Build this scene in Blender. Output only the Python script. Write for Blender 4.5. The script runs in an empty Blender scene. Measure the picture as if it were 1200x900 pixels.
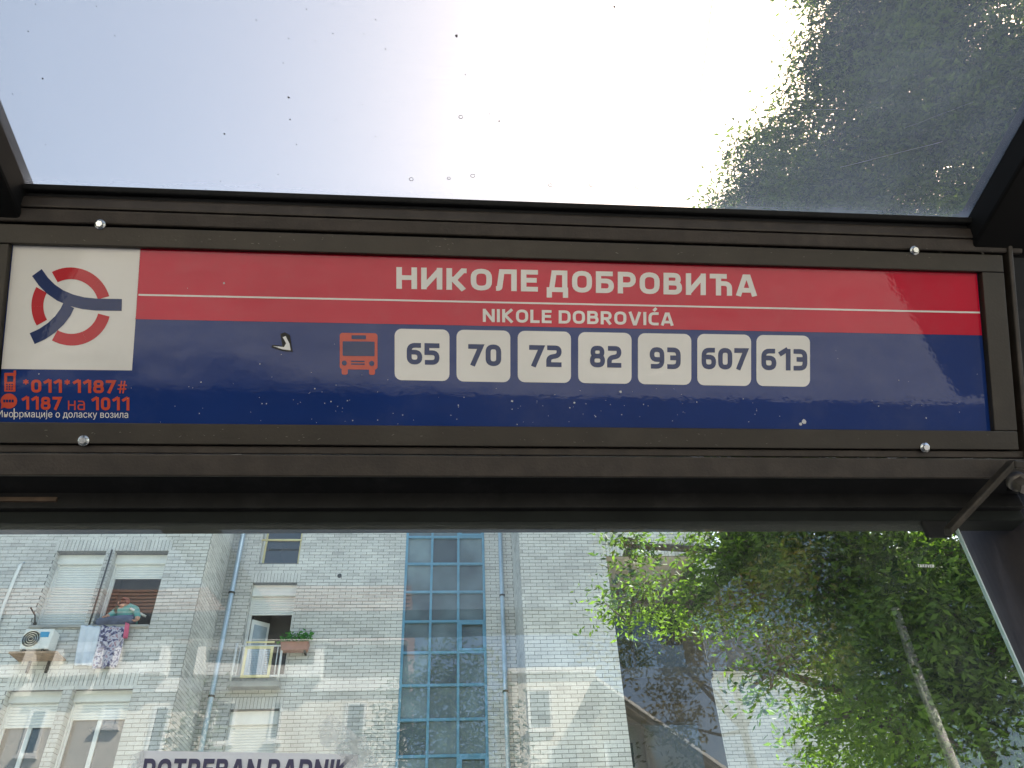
import bpy, math, random
import numpy as np
from mathutils import Vector, Matrix
random.seed(7); rng = np.random.default_rng(7)
sc = bpy.context.scene
COL = sc.collection
F = 901.0                                   # focal length in photo pixels (1200 x 900 frame)
def nz(v): v = np.asarray(v, float); return v / np.linalg.norm(v)
# ---- camera orientation from the vanishing points of the photograph (zenith and shelter direction)
_u = nz([-60, -1130, F]); _x = np.array([9700, 170., F]); _x = nz(_x - _u * _x.dot(_u)); _y = np.cross(_u, _x)
MC = np.array([_x, _y, _u]); CAM = np.array([0, 0, 1.6])
def ray(px, py): return MC @ np.array([(px - 600) / F, (py - 450) / F, 1.])
def PY(px, py, Y):
    d = ray(px, py); return CAM + d * (Y / d[1])
cd = bpy.data.cameras.new('camera'); cam = bpy.data.objects.new('camera', cd); COL.objects.link(cam)
cd.sensor_fit = 'HORIZONTAL'; cd.sensor_width = 36; cd.lens = 36 * F / 1200; cd.clip_start = .02; cd.clip_end = 2000
Rm = np.column_stack([MC @ [1, 0, 0], MC @ [0, -1, 0], MC @ [0, 0, -1]])
cam.matrix_world = Matrix.Translation(Vector(CAM)) @ Matrix(Rm.tolist()).to_4x4()
sc.camera = cam
# ---- sky, sun, exposure
SUN = nz(ray(1105, 85))
SUN_EL = math.asin(SUN[2]); SUN_AZ = math.atan2(SUN[0], SUN[1])
w = bpy.data.worlds.new('World'); sc.world = w; w.use_nodes = True
nt = w.node_tree; sky = nt.nodes.new('ShaderNodeTexSky'); sky.sky_type = 'NISHITA'; sky.sun_disc = False
sky.sun_elevation = SUN_EL; sky.sun_rotation = SUN_AZ; sky.air_density = 1.1; sky.dust_density = 2.6; sky.ozone_density = 1.2
bg = nt.nodes['Background']; bg.inputs[1].default_value = .10; nt.links.new(sky.outputs[0], bg.inputs[0])
sd = bpy.data.lights.new('sun', 'SUN'); sd.energy = 5.0; sd.angle = math.radians(.53); sd.color = (1, .95, .87)
so = bpy.data.objects.new('sun', sd); COL.objects.link(so); so.location = (10, 10, 25)
so.rotation_euler = Vector(SUN).to_track_quat('Z', 'Y').to_euler()
sc.view_settings.view_transform = 'Standard'; sc.view_settings.look = 'None'; sc.view_settings.gamma = 1
sc.view_settings.use_curve_mapping = False; sc.view_settings.exposure = 2.15
cy = sc.cycles; cy.max_bounces = 10; cy.diffuse_bounces = 4; cy.glossy_bounces = 4; cy.transmission_bounces = 6
cy.transparent_max_bounces = 24; cy.use_denoising = True; cy.sample_clamp_indirect = 6; cy.caustics_reflective = False; cy.caustics_refractive = False

# ======================================================================= helpers
def new_mat(name):
    m = bpy.data.materials.new(name); m.use_nodes = True; t = m.node_tree
    return m, t, t.nodes, t.links, t.nodes['Principled BSDF']
def mat(name, col, rough=.5, metal=0, var=.12, scale=6, bump=0, bscale=60, coat=0, spec=.5, dirt=None, dscale=3, damt=.5):
    m, t, N, L, p = new_mat(name)
    p.inputs['Roughness'].default_value = rough; p.inputs['Metallic'].default_value = metal
    p.inputs['Specular IOR Level'].default_value = spec; p.inputs['Coat Weight'].default_value = coat; p.inputs['Coat Roughness'].default_value = .04
    tc = N.new('ShaderNodeTexCoord'); n = N.new('ShaderNodeTexNoise'); n.inputs['Scale'].default_value = scale; n.inputs['Detail'].default_value = 6
    L.new(tc.outputs['Object'], n.inputs['Vector'])
    mr = N.new('ShaderNodeMapRange'); mr.inputs[1].default_value = .3; mr.inputs[2].default_value = .7; mr.inputs[3].default_value = 1 - var; mr.inputs[4].default_value = 1 + var
    L.new(n.outputs[0], mr.inputs[0])
    mx = N.new('ShaderNodeVectorMath'); mx.operation = 'SCALE'; mx.inputs[0].default_value = col[:3]; L.new(mr.outputs[0], mx.inputs['Scale'])
    out = mx.outputs[0]
    if dirt:
        n2 = N.new('ShaderNodeTexNoise'); n2.inputs['Scale'].default_value = dscale; n2.inputs['Detail'].default_value = 8; n2.inputs['Roughness'].default_value = .7
        L.new(tc.outputs['Object'], n2.inputs['Vector'])
        r2 = N.new('ShaderNodeMapRange'); r2.inputs[1].default_value = .5; r2.inputs[2].default_value = .75; r2.inputs[4].default_value = damt; L.new(n2.outputs[0], r2.inputs[0])
        mm = N.new('ShaderNodeMix'); mm.data_type = 'RGBA'; L.new(r2.outputs[0], mm.inputs[0]); L.new(out, mm.inputs[6]); mm.inputs[7].default_value = (*dirt, 1); out = mm.outputs[2]
    L.new(out, p.inputs['Base Color'])
    if bump:
        nb = N.new('ShaderNodeTexNoise'); nb.inputs['Scale'].default_value = bscale; nb.inputs['Detail'].default_value = 4; L.new(tc.outputs['Object'], nb.inputs['Vector'])
        b = N.new('ShaderNodeBump'); b.inputs['Strength'].default_value = bump; b.inputs['Distance'].default_value = .01; L.new(nb.outputs[0], b.inputs['Height']); L.new(b.outputs[0], p.inputs['Normal'])
    return m
class MB:
    def __init__(s): s.v = []; s.f = []
    def poly(s, pts):
        k = len(s.v); s.v += [tuple(map(float, p)) for p in pts]; s.f.append(tuple(range(k, k + len(pts)))); return s
    def mesh(s, v, f):
        k = len(s.v); s.v += [tuple(map(float, p)) for p in v]; s.f += [tuple(i + k for i in q) for q in f]; return s
    def hexa(s, c):                              # 8 corners: bottom ring then top ring
        return s.mesh(c, [(3, 2, 1, 0), (4, 5, 6, 7), (0, 1, 5, 4), (1, 2, 6, 5), (2, 3, 7, 6), (3, 0, 4, 7)])
    def box(s, a, b):
        x0, x1 = sorted((a[0], b[0])); y0, y1 = sorted((a[1], b[1])); z0, z1 = sorted((a[2], b[2]))
        return s.hexa([(x0, y0, z0), (x1, y0, z0), (x1, y1, z0), (x0, y1, z0), (x0, y0, z1), (x1, y0, z1), (x1, y1, z1), (x0, y1, z1)])
    def obox(s, o, e1, e2, e3):                  # box from origin and three edge vectors
        o, e1, e2, e3 = (np.asarray(q, float) for q in (o, e1, e2, e3))
        if np.dot(np.cross(e1, e2), e3) < 0: e1, e2 = e2, e1
        return s.hexa([o, o + e1, o + e1 + e2, o + e2, o + e3, o + e1 + e3, o + e1 + e2 + e3, o + e2 + e3])
    def tube(s, pts, r, n=8, caps=True):
        pts = [np.asarray(p, float) for p in pts]; r = r if hasattr(r, '__len__') else [r] * len(pts); k0 = len(s.v)
        up = np.array([.13, .2, .97])
        for i, p in enumerate(pts):
            d = nz(pts[min(i + 1, len(pts) - 1)] - pts[max(i - 1, 0)])
            a = np.cross(d, up)
            a = nz(a) if np.linalg.norm(a) > .05 else nz(np.cross(d, [1, 0, 0])); b = np.cross(d, a)
            for j in range(n):
                t = 2 * math.pi * j / n; s.v.append(tuple(p + r[i] * (math.cos(t) * a + math.sin(t) * b)))
        for i in range(len(pts) - 1):
            for j in range(n):
                q = k0 + i * n; s.f.append((q + j, q + (j + 1) % n, q + n + (j + 1) % n, q + n + j))
        if caps: s.f.append(tuple(k0 + j for j in range(n))[::-1]); s.f.append(tuple(k0 + (len(pts) - 1) * n + j for j in range(n)))
        return s
    def extrude(s, prof, A, B):                  # closed profile of 3-vectors swept from offset A to offset B
        n = len(prof); k = len(s.v)
        s.v += [tuple(np.asarray(p) + A) for p in prof] + [tuple(np.asarray(p) + B) for p in prof]
        for i in range(n): s.f.append((k + i, k + (i + 1) % n, k + n + (i + 1) % n, k + n + i))
        s.f.append(tuple(range(k, k + n))[::-1]); s.f.append(tuple(range(k + n, k + 2 * n))); return s
    def build(s, name, m, parent=None, smooth=False, fix=False):
        me = bpy.data.meshes.new(name); me.from_pydata(s.v, [], s.f)
        if fix:
            import bmesh
            bm = bmesh.new(); bm.from_mesh(me); bmesh.ops.recalc_face_normals(bm, faces=bm.faces); bm.to_mesh(me); bm.free()
        me.materials.append(m)
        if smooth: me.polygons.foreach_set('use_smooth', [True] * len(me.polygons))
        o = bpy.data.objects.new(name, me); COL.objects.link(o); par(o, parent); return o
def par(o, p):
    if p is not None:
        o.parent = p
        if p.type == 'EMPTY': o.matrix_parent_inverse = Matrix.Translation(-p.location)
def bevel(o, wd=.004, seg=2):
    b = o.modifiers.new('bevel', 'BEVEL'); b.width = wd; b.segments = seg; b.limit_method = 'ANGLE'; return o
def tag(o, label=None, cat=None, group=None, kind=None):
    for k, v in (('label', label), ('category', cat), ('group', group), ('kind', kind)):
        if v: o[k] = v
    return o
def thing(name, loc, label, cat, group=None):
    o = bpy.data.objects.new(name, None); COL.objects.link(o); o.location = loc; o.empty_display_size = .1
    return tag(o, label, cat, group)

# ======================================================================= materials
M = {}
M['mortar'] = mat('mortar', (.15, .15, .145), .9, var=.2, scale=20)
def brick_mat(name, c0, c1):
    m, t, N, L, p = new_mat(name)
    g = N.new('ShaderNodeNewGeometry'); oi = N.new('ShaderNodeObjectInfo'); a = N.new('ShaderNodeMath'); a.operation = 'ADD'; fr = N.new('ShaderNodeMath'); fr.operation = 'FRACT'
    L.new(g.outputs['Random Per Island'], a.inputs[0]); L.new(oi.outputs['Random'], a.inputs[1]); L.new(a.outputs[0], fr.inputs[0])
    r = N.new('ShaderNodeValToRGB'); r.color_ramp.elements[0].color = (*c0, 1); r.color_ramp.elements[1].color = (*c1, 1)
    e = r.color_ramp.elements.new(.14); e.color = tuple(.45 * a + .55 * b for a, b in zip(c0, c1)) + (1,); L.new(fr.outputs[0], r.inputs[0])
    n = N.new('ShaderNodeTexNoise'); n.inputs['Scale'].default_value = .9; n.inputs['Detail'].default_value = 7; L.new(g.outputs['Position'], n.inputs['Vector'])
    n2 = N.new('ShaderNodeTexNoise'); n2.inputs['Scale'].default_value = 45; n2.inputs['Detail'].default_value = 3; L.new(g.outputs['Position'], n2.inputs['Vector'])
    mr = N.new('ShaderNodeMapRange'); mr.inputs[1].default_value = .3; mr.inputs[2].default_value = .7; mr.inputs[3].default_value = .74; mr.inputs[4].default_value = 1.1; L.new(n.outputs[0], mr.inputs[0])
    mr2 = N.new('ShaderNodeMapRange'); mr2.inputs[1].default_value = .3; mr2.inputs[2].default_value = .7; mr2.inputs[3].default_value = .9; mr2.inputs[4].default_value = 1.06; L.new(n2.outputs[0], mr2.inputs[0])
    ml = N.new('ShaderNodeMath'); ml.operation = 'MULTIPLY'; L.new(mr.outputs[0], ml.inputs[0]); L.new(mr2.outputs[0], ml.inputs[1])
    v = N.new('ShaderNodeVectorMath'); v.operation = 'SCALE'; L.new(r.outputs[0], v.inputs[0]); L.new(ml.outputs[0], v.inputs['Scale']); L.new(v.outputs[0], p.inputs['Base Color'])
    p.inputs['Roughness'].default_value = .85; p.inputs['Specular IOR Level'].default_value = .25
    b = N.new('ShaderNodeBump'); b.inputs['Strength'].default_value = .35; b.inputs['Distance'].default_value = .01; L.new(n2.outputs[0], b.inputs['Height']); L.new(b.outputs[0], p.inputs['Normal'])
    return m
M['brick'] = brick_mat('silicate_brick', (.51, .505, .485), (.68, .67, .645))
M['concrete'] = mat('concrete', (.38, .37, .35), .85, var=.2, scale=3, bump=.2)
M['beige'] = mat('beige_render', (.40, .36, .31), .85, var=.1)
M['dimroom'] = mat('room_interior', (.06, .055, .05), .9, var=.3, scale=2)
M['shutter'] = mat('shutter_pvc', (.72, .73, .72), .45, var=.06, scale=4)
M['pvc'] = mat('white_pvc', (.74, .74, .72), .4, var=.06)
M['cream_paint'] = mat('cream_paint', (.66, .58, .30), .5, var=.1)
M['steel_white'] = mat('white_steel', (.65, .67, .68), .45, var=.1)
M['glass_dark'] = mat('window_glass', (.02, .026, .03), .03, var=.2, scale=1, spec=.8, bump=.02, bscale=3)
M['stair_frame'] = mat('blue_steel', (.10, .27, .40), .45, var=.15, scale=5, dirt=(.2, .25, .27), damt=.3)
M['pipe'] = mat('zinc_pipe', (.45, .55, .63), .35, metal=.3, var=.12, scale=4)
M['pipe_dark'] = mat('dark_clip', (.03, .03, .03), .6)
M['slate'] = mat('dark_roof', (.035, .037, .04), .7, var=.25, scale=4)
M['frame'] = mat('brown_anodised', (.031, .025, .018), .5, metal=.35, var=.16, scale=(14), bump=.05, bscale=180, dirt=(.06, .052, .042), dscale=9, damt=.35)
M['frame2'] = mat('weathered_beam', (.034, .026, .020), .55, metal=.25, var=.25, scale=24, bump=.08, bscale=220, dirt=(.075, .06, .05), dscale=16, damt=.5)
M['black'] = mat('black_rubber', (.011, .011, .011), .75, spec=.25, var=.3, scale=12, dirt=(.05, .05, .05), dscale=14, damt=.3)
M['beam_black'] = mat('beam_black', (.005, .005, .005), .8, spec=.15, var=.2)
M['rail'] = mat('glass_rail', (.010, .012, .011), .75, spec=.2, metal=.0, var=.25, scale=12)
M['post'] = mat('painted_post', (.030, .023, .018), .8, spec=.25, metal=.0, var=.25, scale=14, bump=.1, bscale=150, coat=.0)
M['zinc'] = mat('zinc_screw', (.62, .62, .60), .25, metal=1, var=.1)
M['oldsteel'] = mat('old_bracket', (.030, .024, .017), .6, metal=.3, var=.35, scale=30, dirt=(.12, .10, .08), dscale=20, damt=.5)
M['bolt'] = mat('dull_bolt', (.16, .145, .13), .5, metal=.7, var=.3, scale=50)
def vinyl(name, col):
    m = mat(name, col, .5, var=.09, scale=3.5, spec=0, coat=1.0, dirt=tuple(.75 * c + .06 for c in col), dscale=5, damt=.35)
    t = m.node_tree; N, L = t.nodes, t.links; p = N['Principled BSDF']; p.inputs['Coat Roughness'].default_value = .02; p.inputs['Coat IOR'].default_value = 1.36
    tc = N.new('ShaderNodeTexCoord'); a = N.new('ShaderNodeTexNoise'); a.inputs['Scale'].default_value = 90; a.inputs['Detail'].default_value = 2; L.new(tc.outputs['Object'], a.inputs['Vector'])
    a2 = N.new('ShaderNodeTexNoise'); a2.inputs['Scale'].default_value = 5; a2.inputs['Detail'].default_value = 1; L.new(tc.outputs['Object'], a2.inputs['Vector'])
    s = N.new('ShaderNodeMath'); s.operation = 'MULTIPLY_ADD'; s.inputs[1].default_value = 5; L.new(a2.outputs[0], s.inputs[0]); L.new(a.outputs[0], s.inputs[2])
    b = N.new('ShaderNodeBump'); b.inputs['Strength'].default_value = .035; b.inputs['Distance'].default_value = .0014; L.new(s.outputs[0], b.inputs['Height']); L.new(b.outputs[0], p.inputs['Coat Normal'])
    return m
M['blue'] = vinyl('blue_vinyl', (.008, .030, .150))
M['red'] = vinyl('red_vinyl', (.50, .008, .030))
M['white'] = vinyl('white_vinyl', (.70, .68, .64))
M['navy'] = vinyl('navy_vinyl', (.012, .028, .105))
M['logored'] = vinyl('emblem_red', (.46, .016, .022))
M['orange'] = vinyl('orange_red_vinyl', (.52, .07, .035))
M['speck'] = mat('pale_speck', (.55, .56, .58), .6)
M['scar'] = mat('torn_black', (.012, .012, .012), .7)
M['paper'] = mat('notice_paper', (.80, .79, .78), .75, var=.05)
M['ink'] = mat('notice_ink', (.055, .05, .10), .7, var=.2)

def leaf_mat(name, c0, c1, trans=.45):
    m, t, N, L, p = new_mat(name)
    g = N.new('ShaderNodeNewGeometry'); r = N.new('ShaderNodeValToRGB'); r.color_ramp.elements[0].color = (*c0, 1); r.color_ramp.elements[1].color = (*c1, 1)
    nv = N.new('ShaderNodeTexNoise'); nv.inputs['Scale'].default_value = .9; nv.inputs['Detail'].default_value = 2; L.new(g.outputs['Position'], nv.inputs['Vector'])
    nm_ = N.new('ShaderNodeMapRange'); nm_.inputs[1].default_value = .35; nm_.inputs[2].default_value = .68; nm_.inputs[3].default_value = -.35; nm_.inputs[4].default_value = .55; L.new(nv.outputs[0], nm_.inputs[0])
    ad = N.new('ShaderNodeMath'); ad.operation = 'ADD'; ad.use_clamp = True; L.new(g.outputs['Random Per Island'], ad.inputs[0]); L.new(nm_.outputs[0], ad.inputs[1])
    L.new(ad.outputs[0], r.inputs[0]); L.new(r.outputs[0], p.inputs['Base Color'])
    p.inputs['Roughness'].default_value = .6; p.inputs['Specular IOR Level'].default_value = .18
    tr = N.new('ShaderNodeBsdfTranslucent'); hv = N.new('ShaderNodeVectorMath'); hv.operation = 'MULTIPLY'; hv.inputs[1].default_value = (1.7, 1.75, .55); L.new(r.outputs[0], hv.inputs[0]); L.new(hv.outputs[0], tr.inputs[0])
    mx = N.new('ShaderNodeMixShader'); mx.inputs[0].default_value = trans; L.new(p.outputs[0], mx.inputs[1]); L.new(tr.outputs[0], mx.inputs[2]); L.new(mx.outputs[0], N['Material Output'].inputs[0])
    return m
M['leaf'] = leaf_mat('leaf_green', (.014, .040, .012), (.10, .168, .034), .5)
M['leaf2'] = leaf_mat('leaf_olive', (.10, .095, .02), (.19, .15, .045), .3)
M['leaf3'] = leaf_mat('leaf_mid', (.04, .075, .02), (.10, .13, .03), .3)
M['bark'] = mat('bark', (.075, .06, .045), .9, var=.35, scale=12, bump=.6, bscale=30)

def glass_mat():
    m, t, N, L, p = new_mat('shelter_glass'); N.remove(p)
    tr = N.new('ShaderNodeBsdfTransparent'); tr.inputs[0].default_value = (.90, .94, .905, 1)
    gl = N.new('ShaderNodeBsdfGlossy'); gl.inputs['Roughness'].default_value = 0
    fr = N.new('ShaderNodeFresnel'); fr.inputs['IOR'].default_value = 1.52; g = N.new('ShaderNodeNewGeometry')
    s = N.new('ShaderNodeMath'); s.operation = 'SUBTRACT'; s.inputs[0].default_value = 1; L.new(g.outputs['Backfacing'], s.inputs[1])
    k = N.new('ShaderNodeMath'); k.operation = 'MULTIPLY'; k.inputs[1].default_value = 2.6; L.new(fr.outputs[0], k.inputs[0])
    tw = N.new('ShaderNodeTexCoord'); nw = N.new('ShaderNodeTexNoise'); nw.inputs['Scale'].default_value = 2.2; nw.inputs['Detail'].default_value = 1; L.new(tw.outputs['Object'], nw.inputs['Vector']); bw = N.new('ShaderNodeBump'); bw.inputs['Strength'].default_value = .06; bw.inputs['Distance'].default_value = .02; L.new(nw.outputs[0], bw.inputs['Height']); L.new(bw.outputs[0], gl.inputs['Normal'])
    f = N.new('ShaderNodeMath'); f.operation = 'MULTIPLY'; f.use_clamp = True; L.new(k.outputs[0], f.inputs[0]); L.new(s.outputs[0], f.inputs[1])
    mx = N.new('ShaderNodeMixShader'); L.new(f.outputs[0], mx.inputs[0]); L.new(tr.outputs[0], mx.inputs[1]); L.new(gl.outputs[0], mx.inputs[2])
    # a light film of dust on the outer faces
    d = N.new('ShaderNodeBsdfDiffuse'); d.inputs[0].default_value = (.6, .62, .6, 1); tc = N.new('ShaderNodeTexCoord'); n = N.new('ShaderNodeTexNoise'); n.inputs['Scale'].default_value = 5; n.inputs['Detail'].default_value = 9; n.inputs['Roughness'].default_value = .75
    L.new(tc.outputs['Object'], n.inputs['Vector']); r = N.new('ShaderNodeMapRange'); r.inputs[1].default_value = .4; r.inputs[2].default_value = .8; r.inputs[3].default_value = .02; r.inputs[4].default_value = .09; L.new(n.outputs[0], r.inputs[0])
    rr = N.new('ShaderNodeMath'); rr.operation = 'MULTIPLY'; L.new(r.outputs[0], rr.inputs[0]); L.new(s.outputs[0], rr.inputs[1])
    m2 = N.new('ShaderNodeMixShader'); L.new(rr.outputs[0], m2.inputs[0]); L.new(mx.outputs[0], m2.inputs[1]); L.new(d.outputs[0], m2.inputs[2]); L.new(m2.outputs[0], N['Material Output'].inputs[0])
    return m
M['glass'] = glass_mat()
M['glass_edge'] = mat('glass_edge', (.5, .58, .55), .3, var=.1)
def sheet_mat():
    m, t, N, L, p = new_mat('dusty_roof_sheet'); N.remove(p)
    tr = N.new('ShaderNodeBsdfTransparent'); tr.inputs[0].default_value = (.74, .63, .50, 1)
    df = N.new('ShaderNodeBsdfTranslucent'); df.inputs[0].default_value = (.80, .80, .78, 1)
    rf = N.new('ShaderNodeBsdfDiffuse'); rf.inputs[0].default_value = (.45, .44, .42, 1)
    tc = N.new('ShaderNodeTexCoord'); g = N.new('ShaderNodeNewGeometry')
    n = N.new('ShaderNodeTexNoise'); n.inputs['Scale'].default_value = 3.5; n.inputs['Detail'].default_value = 10; n.inputs['Roughness'].default_value = .72; L.new(tc.outputs['Object'], n.inputs['Vector'])
    r = N.new('ShaderNodeMapRange'); r.inputs[1].default_value = .35; r.inputs[2].default_value = .75; r.inputs[3].default_value = .11; r.inputs[4].default_value = .19; L.new(n.outputs[0], r.inputs[0])
    mp = N.new('ShaderNodeMapping'); mp.inputs['Scale'].default_value = (3, 130, 1); L.new(tc.outputs['Object'], mp.inputs[0])
    n2 = N.new('ShaderNodeTexNoise'); n2.inputs['Scale'].default_value = 4; n2.inputs['Detail'].default_value = 3; L.new(mp.outputs[0], n2.inputs['Vector'])
    r2 = N.new('ShaderNodeMapRange'); r2.inputs[1].default_value = .5; r2.inputs[2].default_value = .8; r2.inputs[3].default_value = 0; r2.inputs[4].default_value = .05; L.new(n2.outputs[0], r2.inputs[0])
    a = N.new('ShaderNodeMath'); a.operation = 'ADD'; L.new(r.outputs[0], a.inputs[0]); L.new(r2.outputs[0], a.inputs[1])
    # dust caught along the rim: distance to the sheet's edges in generated coordinates
    sp = N.new('ShaderNodeSeparateXYZ'); L.new(tc.outputs['Generated'], sp.inputs[0])
    def edge(o, flip, wdt):
        q = N.new('ShaderNodeMapRange'); q.inputs[1].default_value = 1 - wdt if flip else wdt; q.inputs[2].default_value = 1 if flip else 0; q.inputs[3].default_value = 0; q.inputs[4].default_value = 1; L.new(o, q.inputs[0]); return q.outputs[0]
    e = [edge(sp.outputs[0], 0, .03), edge(sp.outputs[0], 1, .05), edge(sp.outputs[1], 1, .03)]
    x1 = N.new('ShaderNodeMath'); x1.operation = 'MAXIMUM'; L.new(e[0], x1.inputs[0]); L.new(e[1], x1.inputs[1])
    x2 = N.new('ShaderNodeMath'); x2.operation = 'MULTIPLY_ADD'; L.new(x1.outputs[0], x2.inputs[0]); x2.inputs[1].default_value = .8; L.new(e[2], x2.inputs[2])
    pw = N.new('ShaderNodeMath'); pw.operation = 'POWER'; pw.inputs[1].default_value = 1.7; L.new(x2.outputs[0], pw.inputs[0])
    n3 = N.new('ShaderNodeTexNoise'); n3.inputs['Scale'].default_value = 16; n3.inputs['Detail'].default_value = 5; L.new(tc.outputs['Object'], n3.inputs['Vector'])
    x3 = N.new('ShaderNodeMath'); x3.operation = 'MULTIPLY'; L.new(pw.outputs[0], x3.inputs[0]); L.new(n3.outputs[0], x3.inputs[1])
    x4 = N.new('ShaderNodeMath'); x4.operation = 'MULTIPLY_ADD'; x4.inputs[1].default_value = .55; x4.use_clamp = True; L.new(x3.outputs[0], x4.inputs[0]); L.new(a.outputs[0], x4.inputs[2])
    mix0 = N.new('ShaderNodeMixShader'); mix0.inputs[0].default_value = .3; L.new(df.outputs[0], mix0.inputs[1]); L.new(rf.outputs[0], mix0.inputs[2])
    mx = N.new('ShaderNodeMixShader'); L.new(x4.outputs[0], mx.inputs[0]); L.new(tr.outputs[0], mx.inputs[1]); L.new(mix0.outputs[0], mx.inputs[2]); L.new(mx.outputs[0], N['Material Output'].inputs[0])
    return m
M['sheet'] = sheet_mat()

# ======================================================================= shelter geometry frame
LEAN = math.radians(30.7)
O0 = CAM + ray(580, 410) * 1.45
SU = np.array([0, -math.sin(LEAN), math.cos(LEAN)]); SN = np.array([0, -math.cos(LEAN), -math.sin(LEAN)])
SE = nz(np.array([1., 0, 0]) + SU * .0056)
def PS(px, py, off=0.):                          # photo point -> point on the sign plane, raised by off towards the viewer
    d = ray(px, py); o = O0 + SN * off; return CAM + d * ((o - CAM).dot(SN) / d.dot(SN))
def PSn(px, py, off=0.): return PS(px, py) + SN * off
def SP(s, v, off=0.): return O0 + SE * s + SU * v + SN * off
def vrow(py, px=600): p = PS(px, py) - O0; return p.dot(SU) - .0056 * p[0]
def scol(px, py): return (PS(px, py) - O0).dot(SE)
YG = 1.31                                        # plane of the back glass

# ======================================================================= ground
gm = mat('earth', (.09, .10, .05), .95, var=.35, scale=.6, bump=.4, bscale=12)
M['pale_ground'] = mat('paving_sunlit_patch', (.36, .35, .33), .85, var=.12, scale=2.5, bump=.15, bscale=40, dirt=(.2, .19, .18), dscale=.8, damt=.5)  # far pavement, and the pale tone of the painted sunlit patch
M['asphalt'] = mat('asphalt', (.055, .055, .056), .9, var=.25, scale=30, bump=.3, bscale=120)
M['kerb'] = mat('kerb_stone', (.33, .32, .30), .85, var=.15, scale=6)
M['roadpaint'] = mat('road_paint', (.75, .75, .72), .7, var=.1)
tag(MB().poly([(-400, -400, -.12), (400, -400, -.12), (400, 400, -.12), (-400, 400, -.12)]).build('ground', gm), kind='structure')
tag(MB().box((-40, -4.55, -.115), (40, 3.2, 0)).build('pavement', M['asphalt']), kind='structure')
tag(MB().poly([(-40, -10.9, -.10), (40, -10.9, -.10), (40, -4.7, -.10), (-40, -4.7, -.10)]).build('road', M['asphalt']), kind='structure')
tag(MB().poly([(-5.93, -10.88, -.096), (8.08, -10.88, -.096), (5.62, -4.71, -.096), (-4.05, -4.71, -.096)]).build('sunlit_ground_patch', M['pale_ground']), kind='structure')  # pale polygon painted as sunlit ground, dark asphalt around it as shade
tag(MB().box((-30, 3.25, -.118), (30, 14.95, -.02)).build('bounce_yard', mat('bounce_surface', (.42, .41, .37), .9, var=.15, scale=1.2)), kind='structure')  # added, unseen pale surface that bounces sunlight up onto the brick
tag(MB().box((-40, -14, -.11), (40, -11.05, .02)).build('far_pavement', M['pale_ground']), kind='structure')
for y0, nm in ((-4.7, 'kerb'), (-11.05, 'kerb')):
    tag(bevel(MB().box((-40, y0, -.118), (40, y0 + .148, .025)).build(nm, M['kerb']), .015), kind='structure')

# ======================================================================= brick building
YL, YC, YR, YW = 15.0, 16.6, 15.0, 18.4
BL, BH, JT = .25, .065, .010
ZT = 13.0
def wx(px, py, Y): return PY(px, py, Y)[0]
def wz(px, py, Y): return PY(px, py, Y)[2]
building = thing('apartment_building', (0, 16.6, 0), 'pale grey brick apartment block with roller shutters and a blue glazed stairwell', 'building')
XL0 = -13.0; XL1 = wx(250, 620, YL) ; XR0 = wx(612, 700, YR); XR1 = wx(838, 660, YR)
bricks = []                                      # (centre, u, n, half length, half height)
walls = MB()
def hole_sub(a, b, hs):
    out = [(a, b)]
    for h0, h1 in hs:
        nx = []
        for p, q in out:
            if h1 <= p or h0 >= q: nx.append((p, q)); continue
            if h0 > p: nx.append((p, h0))
            if h1 < q: nx.append((h1, q))
        out = nx
    return out
def brick_field(org, u, n, L0, z0, z1, holes=(), phase=0, soldier=()):
    """courses of bricks over a plane org + s*u (s in 0..L0), z z0..z1; holes are (s0,s1,z0,z1)"""
    org = np.asarray(org, float); u = np.asarray(u, float); n = np.asarray(n, float)
    k0 = int(math.floor(z0 / (BH + JT)))
    for k in range(k0, int(z1 / (BH + JT)) + 1):
        a = max(k * (BH + JT), z0); b = min(k * (BH + JT) + BH, z1)
        if b - a < .02: continue
        zc = (a + b) / 2
        hs = [(h[0], h[1]) for h in list(holes) + list(soldier) if h[2] < zc < h[3]]
        s = -(k % 2) * (BL + JT) / 2 - phase % (BL + JT)
        while s < L0:
            for p, q in hole_sub(max(s, 0), min(s + BL, L0), hs):
                if q - p > .03: bricks.append((org + u * (p + q) / 2 + np.array([0, 0, zc - org[2]]), u, n, (q - p) / 2, (b - a) / 2, q - p > BL - .003 and b - a > BH - .003))
            s += BL + JT
    for h in soldier:                            # upright bricks over an opening
        s = h[0]; ns = max(1, round((h[1] - h[0]) / (BH + JT))); pt = (h[1] - h[0]) / ns
        for _k in range(ns):
            bricks.append((org + u * (s + BH / 2) + np.array([0, 0, (h[2] + h[3]) / 2 - org[2]]), u, n, (pt - JT) / 2, (h[3] - h[2]) / 2 - .005, False)); s += pt
def wall_sheet(org, u, n, L0, z0, z1, holes=()):
    org = np.asarray(org, float); u = np.asarray(u, float)
    ss = sorted({0, L0, *[min(max(h[0], 0), L0) for h in holes], *[min(max(h[1], 0), L0) for h in holes]}); zs = sorted({z0, z1, *[min(max(h[2], z0), z1) for h in holes], *[min(max(h[3], z0), z1) for h in holes]})
    for a, b in zip(ss, ss[1:]):
        for c, d in zip(zs, zs[1:]):
            if any(h[0] < (a + b) / 2 < h[1] and h[2] < (c + d) / 2 < h[3] for h in holes): continue
            P = lambda s, z: org + u * s + np.array([0, 0, z - org[2]])
            q = [P(a, c), P(b, c), P(b, d), P(a, d)]
            if np.dot(np.cross(q[1] - q[0], q[3] - q[0]), n) < 0: q = q[::-1]
            walls.poly(q)
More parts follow.
